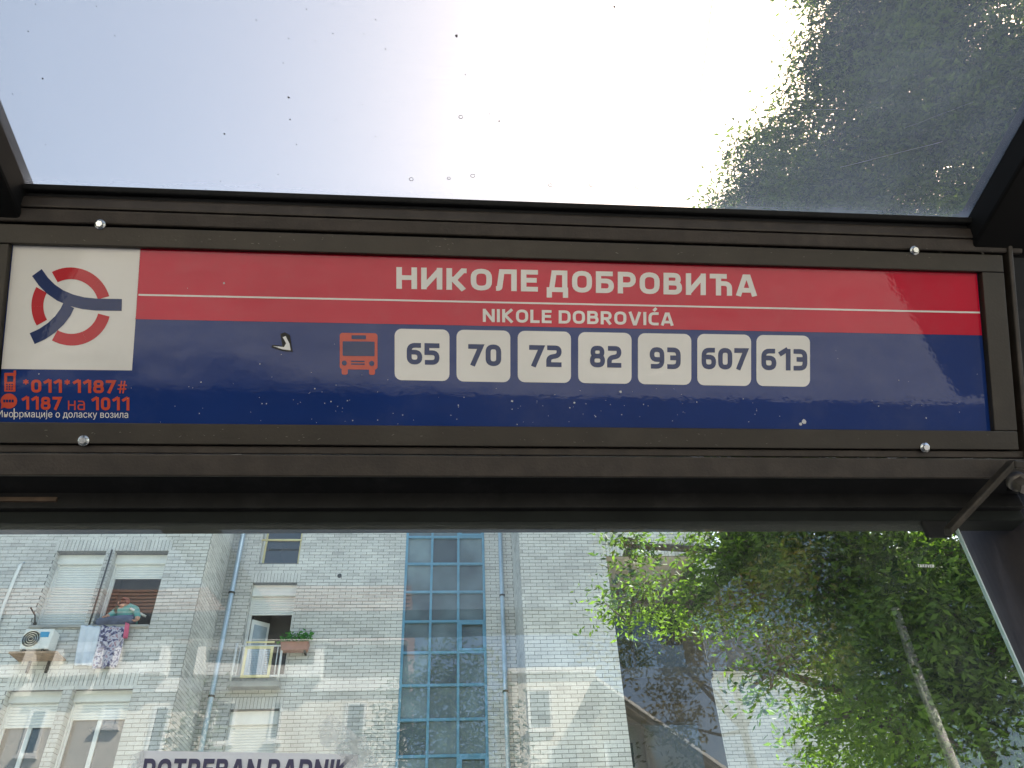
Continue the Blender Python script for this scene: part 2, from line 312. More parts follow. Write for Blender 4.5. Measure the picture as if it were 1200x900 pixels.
def front(x0, x1, Y, z0, z1, opens, lint=(), depth=.34):
    hs = [(a - x0, b - x0, c, d) for a, b, c, d in opens]; ln = [(a - x0, b - x0, c, d) for a, b, c, d in lint]
    wall_sheet((x0, Y, 0), (1, 0, 0), (0, -1, 0), x1 - x0, z0, z1, hs)
    brick_field((x0, Y, 0), (1, 0, 0), (0, -1, 0), x1 - x0, z0, z1, hs, phase=.05, soldier=ln)
    for a, b, c, d in opens:                     # reveals
        for xx, nn in ((a, 1), (b, -1)):
            wall_sheet((xx, Y, 0), (0, 1, 0), (nn, 0, 0), depth, c, d); brick_field((xx, Y + .0, 0), (0, 1, 0), (nn, 0, 0), depth, c, d, phase=.13)
        walls.poly([(a, Y, d), (b, Y, d), (b, Y + depth, d), (a, Y + depth, d)]); walls.poly([(a, Y, c), (a, Y + depth, c), (b, Y + depth, c), (b, Y, c)])
# --- openings of the left wing
zt1 = wz(130, 646, YL); zb1 = wz(120, 733, YL); zt2 = wz(90, 806, YL); FL = zt1 - zt2
xa0, xa1, xb0, xb1 = wx(67, 645, YL), wx(125, 647, YL), wx(134, 647, YL), wx(198, 646, YL)
LW = []; LLn = []
for k in (-3, -2, -1, 0, 1):
    zt = zt1 + k * FL; zb = zt - (zt1 - zb1)
    if zb < .6: continue
    LW += [(xa0, xa1, zb, zt), (xb0, xb1, zb, zt)]; LLn.append((xa0 - .05, xb1 + .05, zt + .005, zt + .27))
front(XL0, XL1, YL, 0, ZT, LW, LLn)
brick_field((XL1, YL, 0), (0, 1, 0), (1, 0, 0), YC - YL, 0, ZT, phase=.1); wall_sheet((XL1, YL, 0), (0, 1, 0), (1, 0, 0), YC - YL, 0, ZT)
# --- centre bay
cx0, cx1 = wx(296, 682, YC), wx(349, 682, YC); czt = wz(320, 683, YC); czb = czt - 2.05
ux0, ux1 = wx(306, 640, YC), wx(353, 640, YC); CFL = FL * 1.0
sgx0, sgx1 = wx(477, 615, YC), wx(567, 615, YC); zr0, zr1 = wz(520, 629.7, YC), wz(520, 886, YC); GP = (zr0 - zr1) / 7
COs = [(sgx0, sgx1, zr0 - 15 * GP, zr0 + 2 * GP)]; CLn = []
for k in (-2, -1, 0, 1):
    zt = czt + k * FL; c0, c1 = (cx0, cx1) if k < 1 else (ux0, ux1)
    zb = zt - (2.05 if k != 1 else czt + FL - wz(330, 660, YC))
    if zb > .3: COs.append((c0, c1, zb, zt)); CLn.append((c0 - .05, c1 + .05, zt + .005, zt + .24))
front(XL1, XR0, YC, 0, ZT, COs, CLn, depth=.28)
# --- right wing with the loggia
lx0, lx1 = wx(710, 652, YR), wx(811, 655, YR); lzt = wz(760, 652, YR); LGD = 1.7
LO = [(lx0, lx1, lzt - k * FL - 2.25, lzt - k * FL) for k in (0, 1, 2) if lzt - k * FL - 2.25 > .3]
lzp = wz(820, 690, YR); LO = [(lx0, lx1, 1.2, lzt), (lx1 - .001, XR1 - .001, 1.2, lzp)]
wall_sheet((XR0, YR, 0), (1, 0, 0), (0, -1, 0), XR1 - XR0, 0, ZT, [(a - XR0, b - XR0, c, d) for a, b, c, d in LO])
brick_field((XR0, YR, 0), (1, 0, 0), (0, -1, 0), XR1 - XR0, 0, ZT, [(a - XR0, b - XR0, c, d) for a, b, c, d in LO], phase=.2, soldier=[(lx0 - XR0 - .05, lx1 - XR0 + .1, lzt + .005, lzt + .27)])
brick_field((XR0, YR, 0), (0, 1, 0), (-1, 0, 0), YC - YR, 0, ZT, phase=.1); wall_sheet((XR0, YR, 0), (0, 1, 0), (-1, 0, 0), YC - YR, 0, ZT)
XH = [(0, LGD, 1.2, lzp)]
brick_field((XR1, YR, 0), (0, 1, 0), (1, 0, 0), YW - YR, 0, ZT, XH, phase=.1); wall_sheet((XR1, YR, 0), (0, 1, 0), (1, 0, 0), YW - YR, 0, ZT, XH)
# --- far right wing behind the trees
wzt = wz(900, 786, YW)
wall_sheet((XR1, YW, 0), (1, 0, 0), (0, -1, 0), 16, 0, wzt); brick_field((XR1, YW, 0), (1, 0, 0), (0, -1, 0), 16, 0, wzt)
wall = walls.build('wall', M['mortar'], building)
M_br = M['brick']
# the 300 bricks that show largest become parts of their own, the rest stays joined
def proj(p):
    c = MC.T @ (np.asarray(p) - CAM); return 600 + F * c[0] / c[2], 450 + F * c[1] / c[2]
cand = []
for i, b in enumerate(bricks):
    if b[5] and b[2][1] < -.5 and b[0][1] < YL + .1:
        px, py = proj(b[0])
        if (4 < px < 690) and 738 < py < 885 and not (165 < px < 425 and py > 872): cand.append((np.linalg.norm(b[0] - CAM), i))
cand.sort(); single = {i for _, i in cand[:300]}
fm = MB(); fm.box((-BL / 2, -.009, -BH / 2), (BL / 2, .003, BH / 2)); fme = None
rest = MB()
for i, (c, u, n, hl, hh, full) in enumerate(bricks):
    pr = .006 + .005 * random.random()
    if i in single:
        if fme is None:
            o = fm.build('brick', M_br, wall); fme = o.data
        else:
            o = bpy.data.objects.new('brick', fme); COL.objects.link(o); o.parent = wall
        o.location = c + n * (pr - .009); o.rotation_euler = (random.gauss(0, .012), random.gauss(0, .004), random.gauss(0, .006))
    else:
        up = np.array([0, 0, 1.]); j = random.gauss(0, .0012)
        o0 = c - u * hl - up * (hh + j) - n * .002
        e1, e2, e3 = u * 2 * hl, up * (2 * hh), n * (pr + .002)
        if np.dot(np.cross(e1, e2), e3) < 0:
            o0 = o0 + e1; e1 = -e1
        q = [o0, o0 + e1, o0 + e1 + e2, o0 + e2]; q2 = [p + e3 for p in q]
        rest.mesh(q + q2, [(4, 5, 6, 7), (0, 1, 5, 4), (1, 2, 6, 5), (2, 3, 7, 6), (3, 0, 4, 7)])
tag(rest.build('brickwork', M_br, wall), kind='stuff')
# roof slab and parapet
bevel(MB().box((XL0, YL - .12, ZT), (XL1 + .1, YC + 8, ZT + .3)).box((XR0 - .1, YR - .12, ZT + .002), (XR1 + .1, YC + 8, ZT + .302)).box((XL1 + .101, YC - .1, ZT + .001), (XR0 - .101, YC + 8, ZT + .301)).build('roof', M['concrete'], building), .02)
MB().poly([(XR1, YW, wzt), (XR1 + 16, YW, wzt), (XR1 + 16, YW + 2.2, wzt + 4.2), (XR1, YW + 2.2, wzt + 4.2)]).poly([(XR1, YW - .25, wzt + .003), (XR1 + 16, YW - .25, wzt + .003), (XR1 + 16, YW + .02, wzt + .06), (XR1, YW + .02, wzt + .06)]).build('mansard_roof', M['slate'], building)
# side and back volume so that the block is solid from elsewhere
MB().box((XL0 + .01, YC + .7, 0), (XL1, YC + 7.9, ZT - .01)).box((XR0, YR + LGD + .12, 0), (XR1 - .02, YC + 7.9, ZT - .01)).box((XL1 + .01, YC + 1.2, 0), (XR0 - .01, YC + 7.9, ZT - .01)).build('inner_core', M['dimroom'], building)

def shutter_mesh(x0, x1, Y, z0, z1):
    b = MB(); p = .052; z = z1
    while z > z0 + .012:
        zl = max(z - p, z0)
        b.mesh([(x0, Y, z - .004), (x1, Y, z - .004), (x0, Y - .010, (z + zl) / 2), (x1, Y - .010, (z + zl) / 2), (x0, Y, zl), (x1, Y, zl)], [(2, 3, 1, 0), (4, 5, 3, 2)])
        z -= p
    return b
def window(x0, x1, z0, z1, Y, drop, mate='pvc', box=.2, mull=True, sash_open=None, fw=.06, dark=False, name='window'):
    """frame with pane, shutter box and shutter hanging drop metres below the box"""
    f = MB(); d = .05
    f.box((x0, Y, z0), (x0 + fw, Y + d, z1)).box((x1 - fw, Y, z0), (x1, Y + d, z1)).box((x0 + fw, Y + .001, z1 - fw), (x1 - fw, Y + d, z1)).box((x0 + fw, Y + .001, z0), (x1 - fw, Y + d, z0 + fw))
    if mull: xm = (x0 + x1) / 2; f.box((xm - .04, Y + .002, z0 + fw), (xm + .04, Y + d - .002, z1 - fw))
    o = bevel(f.build(name, M[mate], building), .006)
    if sash_open is None: MB().box((x0 + fw, Y + .03, z0 + fw), (x1 - fw, Y + .036, z1 - fw)).build('pane', M['glass_dark'], o)
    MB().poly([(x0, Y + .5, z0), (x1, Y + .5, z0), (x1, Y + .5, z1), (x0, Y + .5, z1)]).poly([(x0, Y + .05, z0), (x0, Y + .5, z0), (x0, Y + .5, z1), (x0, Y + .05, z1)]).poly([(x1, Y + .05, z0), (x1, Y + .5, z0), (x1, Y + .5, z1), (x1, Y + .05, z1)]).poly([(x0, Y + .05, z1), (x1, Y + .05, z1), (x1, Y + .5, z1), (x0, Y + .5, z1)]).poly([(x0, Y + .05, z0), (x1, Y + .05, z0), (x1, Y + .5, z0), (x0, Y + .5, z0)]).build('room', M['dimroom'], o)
    if box: bevel(MB().box((x0 + .003, Y - .10, z1 - box), (x1 - .003, Y - .002, z1 - .003)).build('shutter_box', M['shutter'], o), .01)
    if drop > 0: shutter_mesh(x0 + .035, x1 - .035, Y - .02, z1 - box - drop, z1 - box).build('shutter', M['shutter'], o)
    for sx in (x0 + .004, x1 - .034): MB().box((sx, Y - .05, z0), (sx + .03, Y - .003, z1 - box)).build('shutter_guide', M['pvc'], o)
    return o
Hs = zt1 - zb1
for k in (-2, -1, 0, 1):
    zt = zt1 + k * FL; zb = zt - Hs
    if zb < .6: continue
    drops = {0: (9, .30), -1: (.42, .30), 1: (9, 9), -2: (.5, 9)}[k]
    for (x0, x1), dr in zip(((xa0, xa1), (xb0, xb1)), drops):
        dr = min(dr, Hs - .24)
        window(x0 + .002, x1 - .002, zb + .002, zt - .002, YL + .25, dr, mull=(k != 0), sash_open=1 if (k == 0 and x0 > xa1) else None)
    bevel(MB().box((xa0 + .01, YL - .05, zb - .05), (xb1 - .01, YL + .24, zb + .0)).build('window_sill', M['concrete'], building), .008)
# centre bay windows
for k in (-2, -1, 0, 1):
    zt = czt + k * FL; c0, c1 = (cx0, cx1) if k < 1 else (ux0, ux1); zb = zt - (2.05 if k != 1 else czt + FL - wz(330, 660, YC))
    if zb < .3: continue
    if k == 1: wo = window(c0 + .002, c1 - .002, zb + .002, zt - .002, YC + .2, 0, 'cream_paint', mull=False, fw=.075)
    else: wo = window(c0 + .002, c1 - .002, zb + .002, zt - .002, YC + .2, .42 if k == 0 else 9 * 0 + 1.5, mull=False, box=.26, sash_open=1 if k == 0 else None)
    if k == 0:                                   # open door leaf swung into the room
        hx = c0 + .07; zz0, zz1 = zb + .07, zt - .75
        s = MB().obox((hx, YC + .25, zz0), (.33, .26, 0), (.02, -.026, 0), (0, 0, zz1 - zz0)); s = s.build('door_leaf', M['pvc'], wo)
        MB().obox((hx + .05, YC + .285, zz0 + .1), (.24, .19, 0), (.025, -.0325, 0), (0, 0, zz1 - zz0 - .2)).build('pane', mat('leaf_glass', (.32, .38, .42), .08, var=.1), s)
def balcony(x0, x1, Y, z0, h, proj_=.16):
    b = MB().tube([(x0, Y, z0 + h), (x1, Y, z0 + h)], .018).tube([(x0, Y, z0 + .06), (x1, Y, z0 + .06)], .016)
    for x in (x0, x1): b.tube([(x, Y, z0 - .04), (x, Y, z0 + h + .06)], .024).tube([(x, Y, z0 + h), (x, Y + proj_, z0 + h)], .016).tube([(x, Y, z0 + .06), (x, Y + proj_, z0 + .06)], .016)
    o = b.build('balcony_rail', M['steel_white'], building, True)
    for t in (.09, .91): MB().tube([(x0 + (x1 - x0) * t, Y, z0 + .06), (x0 + (x1 - x0) * t, Y, z0 + h)], .011, 6).build('bar', M['steel_white'], o, True)
    a, c = x0 + (x1 - x0) * .2, x0 + (x1 - x0) * .82
    bevel(MB().box((a, Y - .045, z0 + .02), (a + .055, Y - .02, z0 + h - .02)).box((c - .055, Y - .045, z0 + .02), (c, Y - .02, z0 + h - .02)).box((a + .055, Y - .044, z0 + .02), (c - .055, Y - .021, z0 + .075)).box((a + .055, Y - .044, z0 + h - .075), (c - .055, Y - .021, z0 + h - .02)).box((a, Y - .043, z0 + h + .05), (c, Y - .022, z0 + h + .085)).build('panel_frame', M['cream_paint'], o), .004)
    g = MB(); n = 17
    for i in range(1, n): x = a + .05 + (c - a - .1) * i / n; g.box((x - .004, Y - .036, z0 + .07), (x + .004, Y - .031, z0 + h - .07))
    n = 15
    for i in range(1, n): z = z0 + .07 + (h - .14) * i / n; g.box((a + .05, Y - .031, z - .004), (c - .05, Y - .026, z + .004))
    tag(g.build('mesh_infill', M['pipe'], o), kind='stuff'); return o
by = YC - .20
bx0, bx1 = wx(277, 760, by), wx(331, 757, by); bz0, bz1 = wz(300, 796, by), wz(300, 757, by)
balcony(bx0, bx1, by, bz0, bz1 - bz0)
bevel(MB().box((bx0 - .05, YC - .26, bz0 - .16), (bx1 + .05, YC - .012, bz0 - .05)).build('balcony_slab', M['concrete'], building), .01)
ub0, ub1 = wx(309, 630, by), wx(349, 630, by); uz = wz(330, 621, YC - .1)
MB().tube([(ux0 - .02, YC - .02, uz), (ux1 + .02, YC - .02, uz)], .025).tube([(ux0, YC - .02, uz - .22), (ux1, YC - .02, uz - .22)], .025).build('guard_rail', M['cream_paint'], building, True)
# stairwell glazing
sw = MB(); ft = .055; zS0, zS1 = zr0 - 15 * GP, zr0 + 2 * GP
for i in range(4):
    x = sgx0 + (sgx1 - sgx0) * i / 3; a = min(max(x - ft / 2, sgx0), sgx1 - ft); sw.box((a, YC - .03, zS0), (a + ft, YC + .06, zS1))
for j in range(18):
    z = zS0 + (zS1 - zS0) * j / 17; a = min(max(z - ft / 2, zS0), zS1 - ft)
    for i in range(3):
        sw.box((sgx0 + (sgx1 - sgx0) * i / 3 + ft / 2, YC - .028, a), (sgx0 + (sgx1 - sgx0) * (i + 1) / 3 - ft / 2, YC + .058, a + ft))
swo = bevel(sw.build('stair_window', M['stair_frame'], building), .005)
pg = mat('stair_glass', (.09, .12, .13), .06, var=.45, scale=1.6, spec=.6, bump=.015, bscale=2.5)
_t = pg.node_tree; _p = _t.nodes['Principled BSDF']; _l = _p.inputs['Base Color'].links[0]; _src = _l.from_socket; _oi = _t.nodes.new('ShaderNodeObjectInfo'); _m = _t.nodes.new('ShaderNodeMapRange'); _m.inputs[3].default_value = .45; _m.inputs[4].default_value = 1.6; _t.links.new(_oi.outputs['Random'], _m.inputs[0]); _v = _t.nodes.new('ShaderNodeVectorMath'); _v.operation = 'SCALE'; _t.links.new(_src, _v.inputs[0]); _t.links.new(_m.outputs[0], _v.inputs['Scale']); _t.links.new(_v.outputs[0], _p.inputs['Base Color'])
for j in range(17):
    for i in range(3):
        a = sgx0 + (sgx1 - sgx0) * i / 3 + ft / 2; b = sgx0 + (sgx1 - sgx0) * (i + 1) / 3 - ft / 2; c = zS0 + GP * j + ft / 2; d = c + GP - ft
        t1, t2 = random.gauss(0, .004), random.gauss(0, .004)
        MB().hexa([(a, YC + .040 + t1, c), (b, YC + .040 + t2, c), (b, YC + .047 + t2, c), (a, YC + .047 + t1, c), (a, YC + .040 - t2, d), (b, YC + .040 - t1, d), (b, YC + .047 - t1, d), (a, YC + .047 - t2, d)]).build('pane', pg, swo)
        if i == 2 and j in (15, 11, 7, 3):       # opening casements
            q = MB(); e = .05
            q.box((a, YC - .04, c), (a + e, YC + .005, d)).box((b - e, YC - .04, c), (b, YC + .005, d)).box((a + e, YC - .039, c), (b - e, YC + .004, c + e)).box((a + e, YC - .039, d - e), (b - e, YC + .004, d)); q.build('casement', M['stair_frame'], swo)
def downpipe(x, Y, r, z0, z1, clips):
    o = MB().tube([(x, Y, z0), (x, Y, z1)], r, 12).build('downpipe', M['pipe'], building, True)
    for z in clips: MB().tube([(x, Y, z - .02), (x, Y, z + .02)], r + .012, 12).build('clip', M['pipe_dark'], o)
    return o
downpipe(wx(287, 615, YC - .1), YC - .10, .055, 0, ZT, [wz(272, 697, YC) + k * 2.2 for k in (-3, -2, -1, 0, 1)])
downpipe(wx(588.5, 700, YC - .1), YC - .10, .05, 0, ZT, [wz(590, y, YC) for y in (700, 812)])
downpipe(wx(831, 820, YW - .1), YW - .1, .06, 0, wzt, [wz(835, 840, YW)])
# loggia: soffit, side walls, back wall with a door
MB().poly([(lx0, YR + .01, lzt - .002), (lx0, YR + LGD, lzt - .002), (lx1, YR + LGD, lzt - .002), (lx1, YR + .01, lzt - .002)]).build('loggia_soffit', M['beige'], building)
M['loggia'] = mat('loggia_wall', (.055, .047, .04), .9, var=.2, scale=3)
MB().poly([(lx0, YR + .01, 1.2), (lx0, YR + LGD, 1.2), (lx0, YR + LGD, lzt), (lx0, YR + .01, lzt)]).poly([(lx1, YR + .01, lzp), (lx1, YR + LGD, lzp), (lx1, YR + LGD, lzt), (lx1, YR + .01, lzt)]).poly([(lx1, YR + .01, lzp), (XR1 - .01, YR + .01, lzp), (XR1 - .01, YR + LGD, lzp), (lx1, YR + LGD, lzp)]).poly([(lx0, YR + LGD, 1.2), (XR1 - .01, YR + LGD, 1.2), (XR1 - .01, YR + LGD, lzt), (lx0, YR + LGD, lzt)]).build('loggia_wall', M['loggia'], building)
for k in range(3):
    z0 = lzt - 2.25 - k * FL
    o = bevel(MB().box((lx0 + .004, YR + LGD - .06, z0), (lx1 - .004, YR + LGD - .005, z0 + .055)).box((lx0 + .004, YR + LGD - .06, z0 + 1.95), (lx1 - .004, YR + LGD - .005, z0 + 2.0)).box((lx0 + .7, YR + LGD - .061, z0 + .06), (lx0 + .76, YR + LGD - .004, z0 + 1.95)).build('loggia_window', M['pipe_dark'], building), .004)
    MB().box((lx0 + .01, YR + LGD - .04, z0 + .06), (lx0 + .7, YR + LGD - .03, z0 + 1.95)).box((lx0 + .76, YR + LGD - .04, z0 + .06), (lx1 - .01, YR + LGD - .03, z0 + 1.95)).build('pane', M['glass_dark'], o)
    if k < 2: MB().box((lx0 + .006, YR + .12, z0 - .28), (lx1 - .006, YR + LGD - .01, z0 - .08)).build('loggia_floor', M['slate'], building)
# small vent holes and a cable
MB().tube([(wx(398, 675, YC), YC - .02, wz(398, 675, YC)), (wx(398, 675, YC), YC + .02, wz(398, 675, YC))], .05, 10).build('vent', M['pipe_dark'], building)
cxp = (xa1 + xb0) / 2 + .03
MB().tube([(cxp, YL - .03, zb1 - .1), (cxp, YL - .03, zt1 + .02)], .016, 6).build('cable', M['pipe_dark'], building, True)
pp = [PY(0, 722, YL - .06), PY(8, 700, YL - .06), PY(18, 675, YL - .06), PY(24, 662, YL - .06), PY(28, 660, YL - .0)]
MB().tube([PY(-20, 790, YL - .06), *pp], .03, 8).build('conduit', M['pvc'], building, True)

# ======================================================================= things on the facade
def air_conditioner():
    x0, x1 = wx(27, 750, YL - .35), wx(61, 750, YL - .35); z1, z0 = wz(45, 738, YL - .35), wz(45, 762, YL - .35); y0, y1 = YL - .40, YL - .10
    t = thing('air_conditioner', ((x0 + x1) / 2, y1, z0), 'white wall-mounted air conditioner unit with dark fan below the closed shutter', 'air conditioner')
    b = bevel(MB().box((x0, y0, z0), (x1, y1, z1)).build('casing', M['pvc'], t), .02)
    cx, cz, r = x0 + (x1 - x0) * .32, (z0 + z1) / 2, (z1 - z0) * .40
    MB().tube([(cx, y0 - .006, cz), (cx, y0 + .01, cz)], r, 24).build('fan_grille', M['scar'], t)
    g = MB()
    for k in range(1, 5):
        R = r * k / 4; pts = [(cx + R * math.cos(a), y0 - .012, cz + R * math.sin(a)) for a in np.linspace(0, 2 * math.pi, 25)]; g.tube(pts, .006, 4, False)
    g.build('grille_rings', M['zinc'], t)
    MB().box((x1 - .22, y0 - .004, z1 - .16), (x1 - .06, y0 + .003, z1 - .06)).build('sticker', mat('blue_sticker', (.05, .28, .5), .4), t)
    for x in (x0 + .08, x1 - .1): MB().box((x, y0 - .03, z0 - .05), (x + .04, YL - .011, z0 - .002)).box((x, YL - .045, z0 - .3), (x + .04, YL - .012, z0 - .05)).build('bracket', M['oldsteel'], t)
    MB().box((x0 - .12, y0 - .05, z0 - .085), (x1 + .2, YL - .012, z0 - .052)).build('shelf_board', mat('weathered_board', (.36, .24, .16), .8, var=.3, scale=10), t)
air_conditioner()
def cloth(name, label, cat, px, m, Y, nx=14, nz_=18, amp=.035, sway=0., sill=None):
    """hanging cloth: px = photo quad TL,TR,BR,BL on plane Y; folds over the sill at the top"""
    tl, tr, br, bl = (PY(*p, Y) for p in px); b = MB(); rows = []
    for j in range(nz_ + 1):
        v = j / nz_; row = []
        for i in range(nx + 1):
            u = i / nx; p = (tl * (1 - u) + tr * u) * (1 - v) + (bl * (1 - u) + br * u) * v
            p = p + np.array([0, -amp * (.3 + v) * (math.sin(u * 13 + sway) + .5 * math.sin(u * 29 + 2 * v + sway)), amp * .4 * math.sin(u * 17 + v * 3)]); row.append(p)
        rows.append(row)
    top = [p + np.array([0, YL + .2 - Y, .015 * math.sin(i * 1.7)]) for i, p in enumerate(rows[0])]; rows = [top] + rows
    idx = [[len(b.v) + j * (nx + 1) + i for i in range(nx + 1)] for j in range(len(rows))]
    for r in rows: b.v += [tuple(p) for p in r]
    for j in range(len(rows) - 1):
        for i in range(nx): b.f.append((idx[j][i], idx[j + 1][i], idx[j + 1][i + 1], idx[j][i + 1]))
    o = b.build(name, m, None, True); s = o.modifiers.new('thickness', 'SOLIDIFY'); s.thickness = .012
    return tag(o, label, cat)
def floral():
    m, t, N, L, p = new_mat('floral_cloth'); tc = N.new('ShaderNodeTexCoord'); v = N.new('ShaderNodeTexVoronoi'); v.inputs['Scale'].default_value = 11; v.inputs['Randomness'].default_value = 1
    n = N.new('ShaderNodeTexNoise'); n.inputs['Scale'].default_value = 16; n.inputs['Detail'].default_value = 5; L.new(tc.outputs['Object'], n.inputs['Vector'])
    r = N.new('ShaderNodeValToRGB'); cr = r.color_ramp; cr.interpolation = 'CONSTANT'; cr.elements[0].position = 0; cr.elements[0].color = (.05, .05, .10, 1); cr.elements[1].position = .47; cr.elements[1].color = (.5, .48, .55, 1)
    e = cr.elements.new(.6); e.color = (.34, .20, .26, 1); e = cr.elements.new(.40); e.color = (.14, .13, .25, 1)
    L.new(n.outputs[0], r.inputs[0]); L.new(r.outputs[0], p.inputs['Base Color']); p.inputs['Roughness'].default_value = .9; return m
cloth('blanket', 'dark floral blanket hanging over the sill below the leaning person', 'blanket', [(119, 733), (149, 735), (137, 781), (108, 784)], floral(), YL - .09, sway=.4)
cloth('sheet', 'plain white sheet hung over the sill beside the floral blanket', 'sheet', [(95, 733), (119, 734), (109, 780), (87, 779)], mat('white_linen', (.62, .66, .74), .9), YL - .08, amp=.02, sway=2)
cloth('towel', 'narrow pink towel hanging beside the floral blanket', 'towel', [(147, 729), (151.5, 731), (149, 748), (144, 748)], mat('pink_towel', (.62, .13, .22), .9), YL - .11, nx=5, nz_=8, amp=.012)
def folded():
    c = PY(135, 727, YL - .04); b = MB(); n = 22; prof = []
    for k in range(3):
        for i in range(n + 1): pass
    xs = np.linspace(-.36, .33, 20); rows = []
    for x in xs:
        ring = []
        for a in np.linspace(0, 2 * math.pi, 15)[:-1]:
            rr = 1 + .14 * math.sin(3 * a + x * 9) + .08 * math.sin(7 * a + 4 * x)
            e = min(1, (.36 - abs(x)) / .09 + .35)
            ring.append((c[0] + x, c[1] + .10 + .20 * rr * math.cos(a) * e, c[2] - .0 + .095 * rr * math.sin(a) * e + .07 * x))
        rows.append(ring)
    m = 14
    for r in rows: b.v += r
    for i in range(len(rows) - 1):
        for j in range(m): b.f.append((i * m + j, i * m + (j + 1) % m, (i + 1) * m + (j + 1) % m, (i + 1) * m + j))
    b.f.append(tuple(range(m))[::-1]); b.f.append(tuple((len(rows) - 1) * m + j for j in range(m)))
    tag(b.build('folded_cloth', mat('slate_cloth', (.10, .12, .20), .9, var=.3, scale=8), None, True, True), 'folded slate-blue cloth lying on the sill under the person\'s arms', 'cloth')
folded()
def person():
    base = PY(150, 716, YL + .22)
    sk = bpy.data.materials.new('x'); bpy.data.materials.remove(sk)
    skin = mat('skin', (.50, .27, .19), .55, var=.06); shirt = mat('teal_shirt', (.10, .34, .31), .85, var=.12, scale=12); hair = mat('auburn_hair', (.15, .035, .022), .6, var=.3, scale=30)
    m1 = mat('dark_trousers', (.03, .03, .045), .9)
    hd = PY(144.5, 707, YL + .02); ch = PY(149, 722, YL + .10); hip = np.array([ch[0] + .05, YL + .26, zb1 - .05]); sh = (ch + np.array([-.02, .0, .10]))
    nodes = []; edges = []
    def nd(p, r, par_=None):
        nodes.append((tuple(p), r)); k = len(nodes) - 1
        if par_ is not None: edges.append((par_, k))
        return k
    a = nd(hip, .17); b = nd((hip + ch) / 2, .165, a); c = nd(sh, .155, b); d = nd(sh + np.array([-.03, -.03, .11]), .065, c); h0 = nd(hd + np.array([0, .01, -.05]), .07, d); nd(hd + np.array([0, 0, .0]), .092, h0)
    tgtL, tgtR = PY(124, 722.5, YL - .10), PY(160, 727, YL - .06)
    for s, tg in ((-1, tgtL), (1, tgtR)):
        s0 = nd(sh + np.array([s * .17, -.02, .015]), .075, c); el = (sh + np.array([s * .27, -.10, -.14])) * .75 + tg * .25
        e = nd(el, .055, s0); nd((el + tg) / 2, .045, e); nd(tg, .035, len(nodes) - 1)
    for s in (-1, 1): k = nd(hip + np.array([s * .1, .02, -.35]), .09, a); nd(hip + np.array([s * .1, .05, -.75]), .06, k)
    me = bpy.data.meshes.new('person'); me.from_pydata([n_[0] for n_ in nodes], edges, []); o = bpy.data.objects.new('person', me); COL.objects.link(o)
    sm = o.modifiers.new('skin', 'SKIN'); lay = me.skin_vertices[0].data if me.skin_vertices else None
    if lay is None:
        bpy.context.view_layer.objects.active = o; me.attributes.new('x', 'FLOAT', 'POINT')
    for i, n_ in enumerate(nodes): me.skin_vertices[0].data[i].radius = (n_[1], n_[1])
    me.skin_vertices[0].data[0].use_root = True
    ss = o.modifiers.new('sub', 'SUBSURF'); ss.levels = 2; ss.render_levels = 2
    dg = bpy.context.evaluated_depsgraph_get(); nm = bpy.data.meshes.new_from_object(o.evaluated_get(dg)); bpy.data.objects.remove(o)
    nm.materials.clear()
    for q in (skin, shirt, m1): nm.materials.append(q)
    def segd(q, i, j):
        A_, B_ = np.array(nodes[i][0]), np.array(nodes[j][0]); t_ = min(1, max(0, (q - A_).dot(B_ - A_) / (B_ - A_).dot(B_ - A_))); return np.linalg.norm(q - A_ - t_ * (B_ - A_)) / (nodes[i][1] * (1 - t_) + nodes[j][1] * t_), t_
    kinds = {}
    for (i, j) in edges: kinds[(i, j)] = 1
    for e_ in ((2, 3), (3, 4), (4, 5)): kinds[e_] = 0
    for e_ in list(kinds):
        if e_[0] >= 7 and e_[1] < 14 and nodes[e_[1]][1] < .05: kinds[e_] = 0
        if nodes[e_[1]][1] in (.09, .06): kinds[e_] = 2
    for p in nm.polygons:
        cc = np.array(p.center); p.use_smooth = True; best = min(kinds, key=lambda e_: segd(cc, *e_)[0]); k_ = kinds[best]
        if best == (2, 3) and segd(cc, 2, 3)[1] < .55: k_ = 1
        p.material_index = k_
    o = bpy.data.objects.new('person', nm); COL.objects.link(o)
    tag(o, 'person in a teal shirt leaning out of the open window over hanging bedding', 'person')
    # hair cap, nose, eyes, fingers
    b = MB(); n, k = 16, 9
    for i in range(k + 1):
        th = math.pi * .62 * i / k
        for j in range(n):
            ph = 2 * math.pi * j / n; fr = math.cos(ph - math.pi * 1.25)           # opening towards the face
            t2 = th * (1 - .62 * max(0, fr) ** .6); r = .104 * (1 + .05 * math.sin(5 * ph + 3 * th))
            b.v.append((hd[0] + .012 + r * math.sin(t2) * math.cos(ph), hd[1] + .012 + r * math.sin(t2) * math.sin(ph), hd[2] + .012 + r * 1.08 * math.cos(t2)))
    for i in range(k):
        for j in range(n): b.f.append((i * n + j, (i + 1) * n + j, (i + 1) * n + (j + 1) % n, i * n + (j + 1) % n))
    b.build('hair', hair, o, True)
    fd = nz([-.7, -.7, -.12]); sd_ = nz(np.cross(fd, [0, 0, 1.])); up = np.cross(sd_, fd)
    q = MB(); c0 = hd + fd * .09
    q.mesh([c0 + up * .025, c0 - up * .018 + sd_ * .014, c0 - up * .018 - sd_ * .014, c0 - up * .02 + fd * .028], [(0, 1, 3), (0, 3, 2), (1, 2, 3)]); q.build('nose', skin, o)
    for s in (-1, 1): MB().tube([c0 + sd_ * s * .034 + up * .022 - fd * .02, c0 + sd_ * s * .034 + up * .022 - fd * .002], .010, 8).build('eye', M['scar'], o)
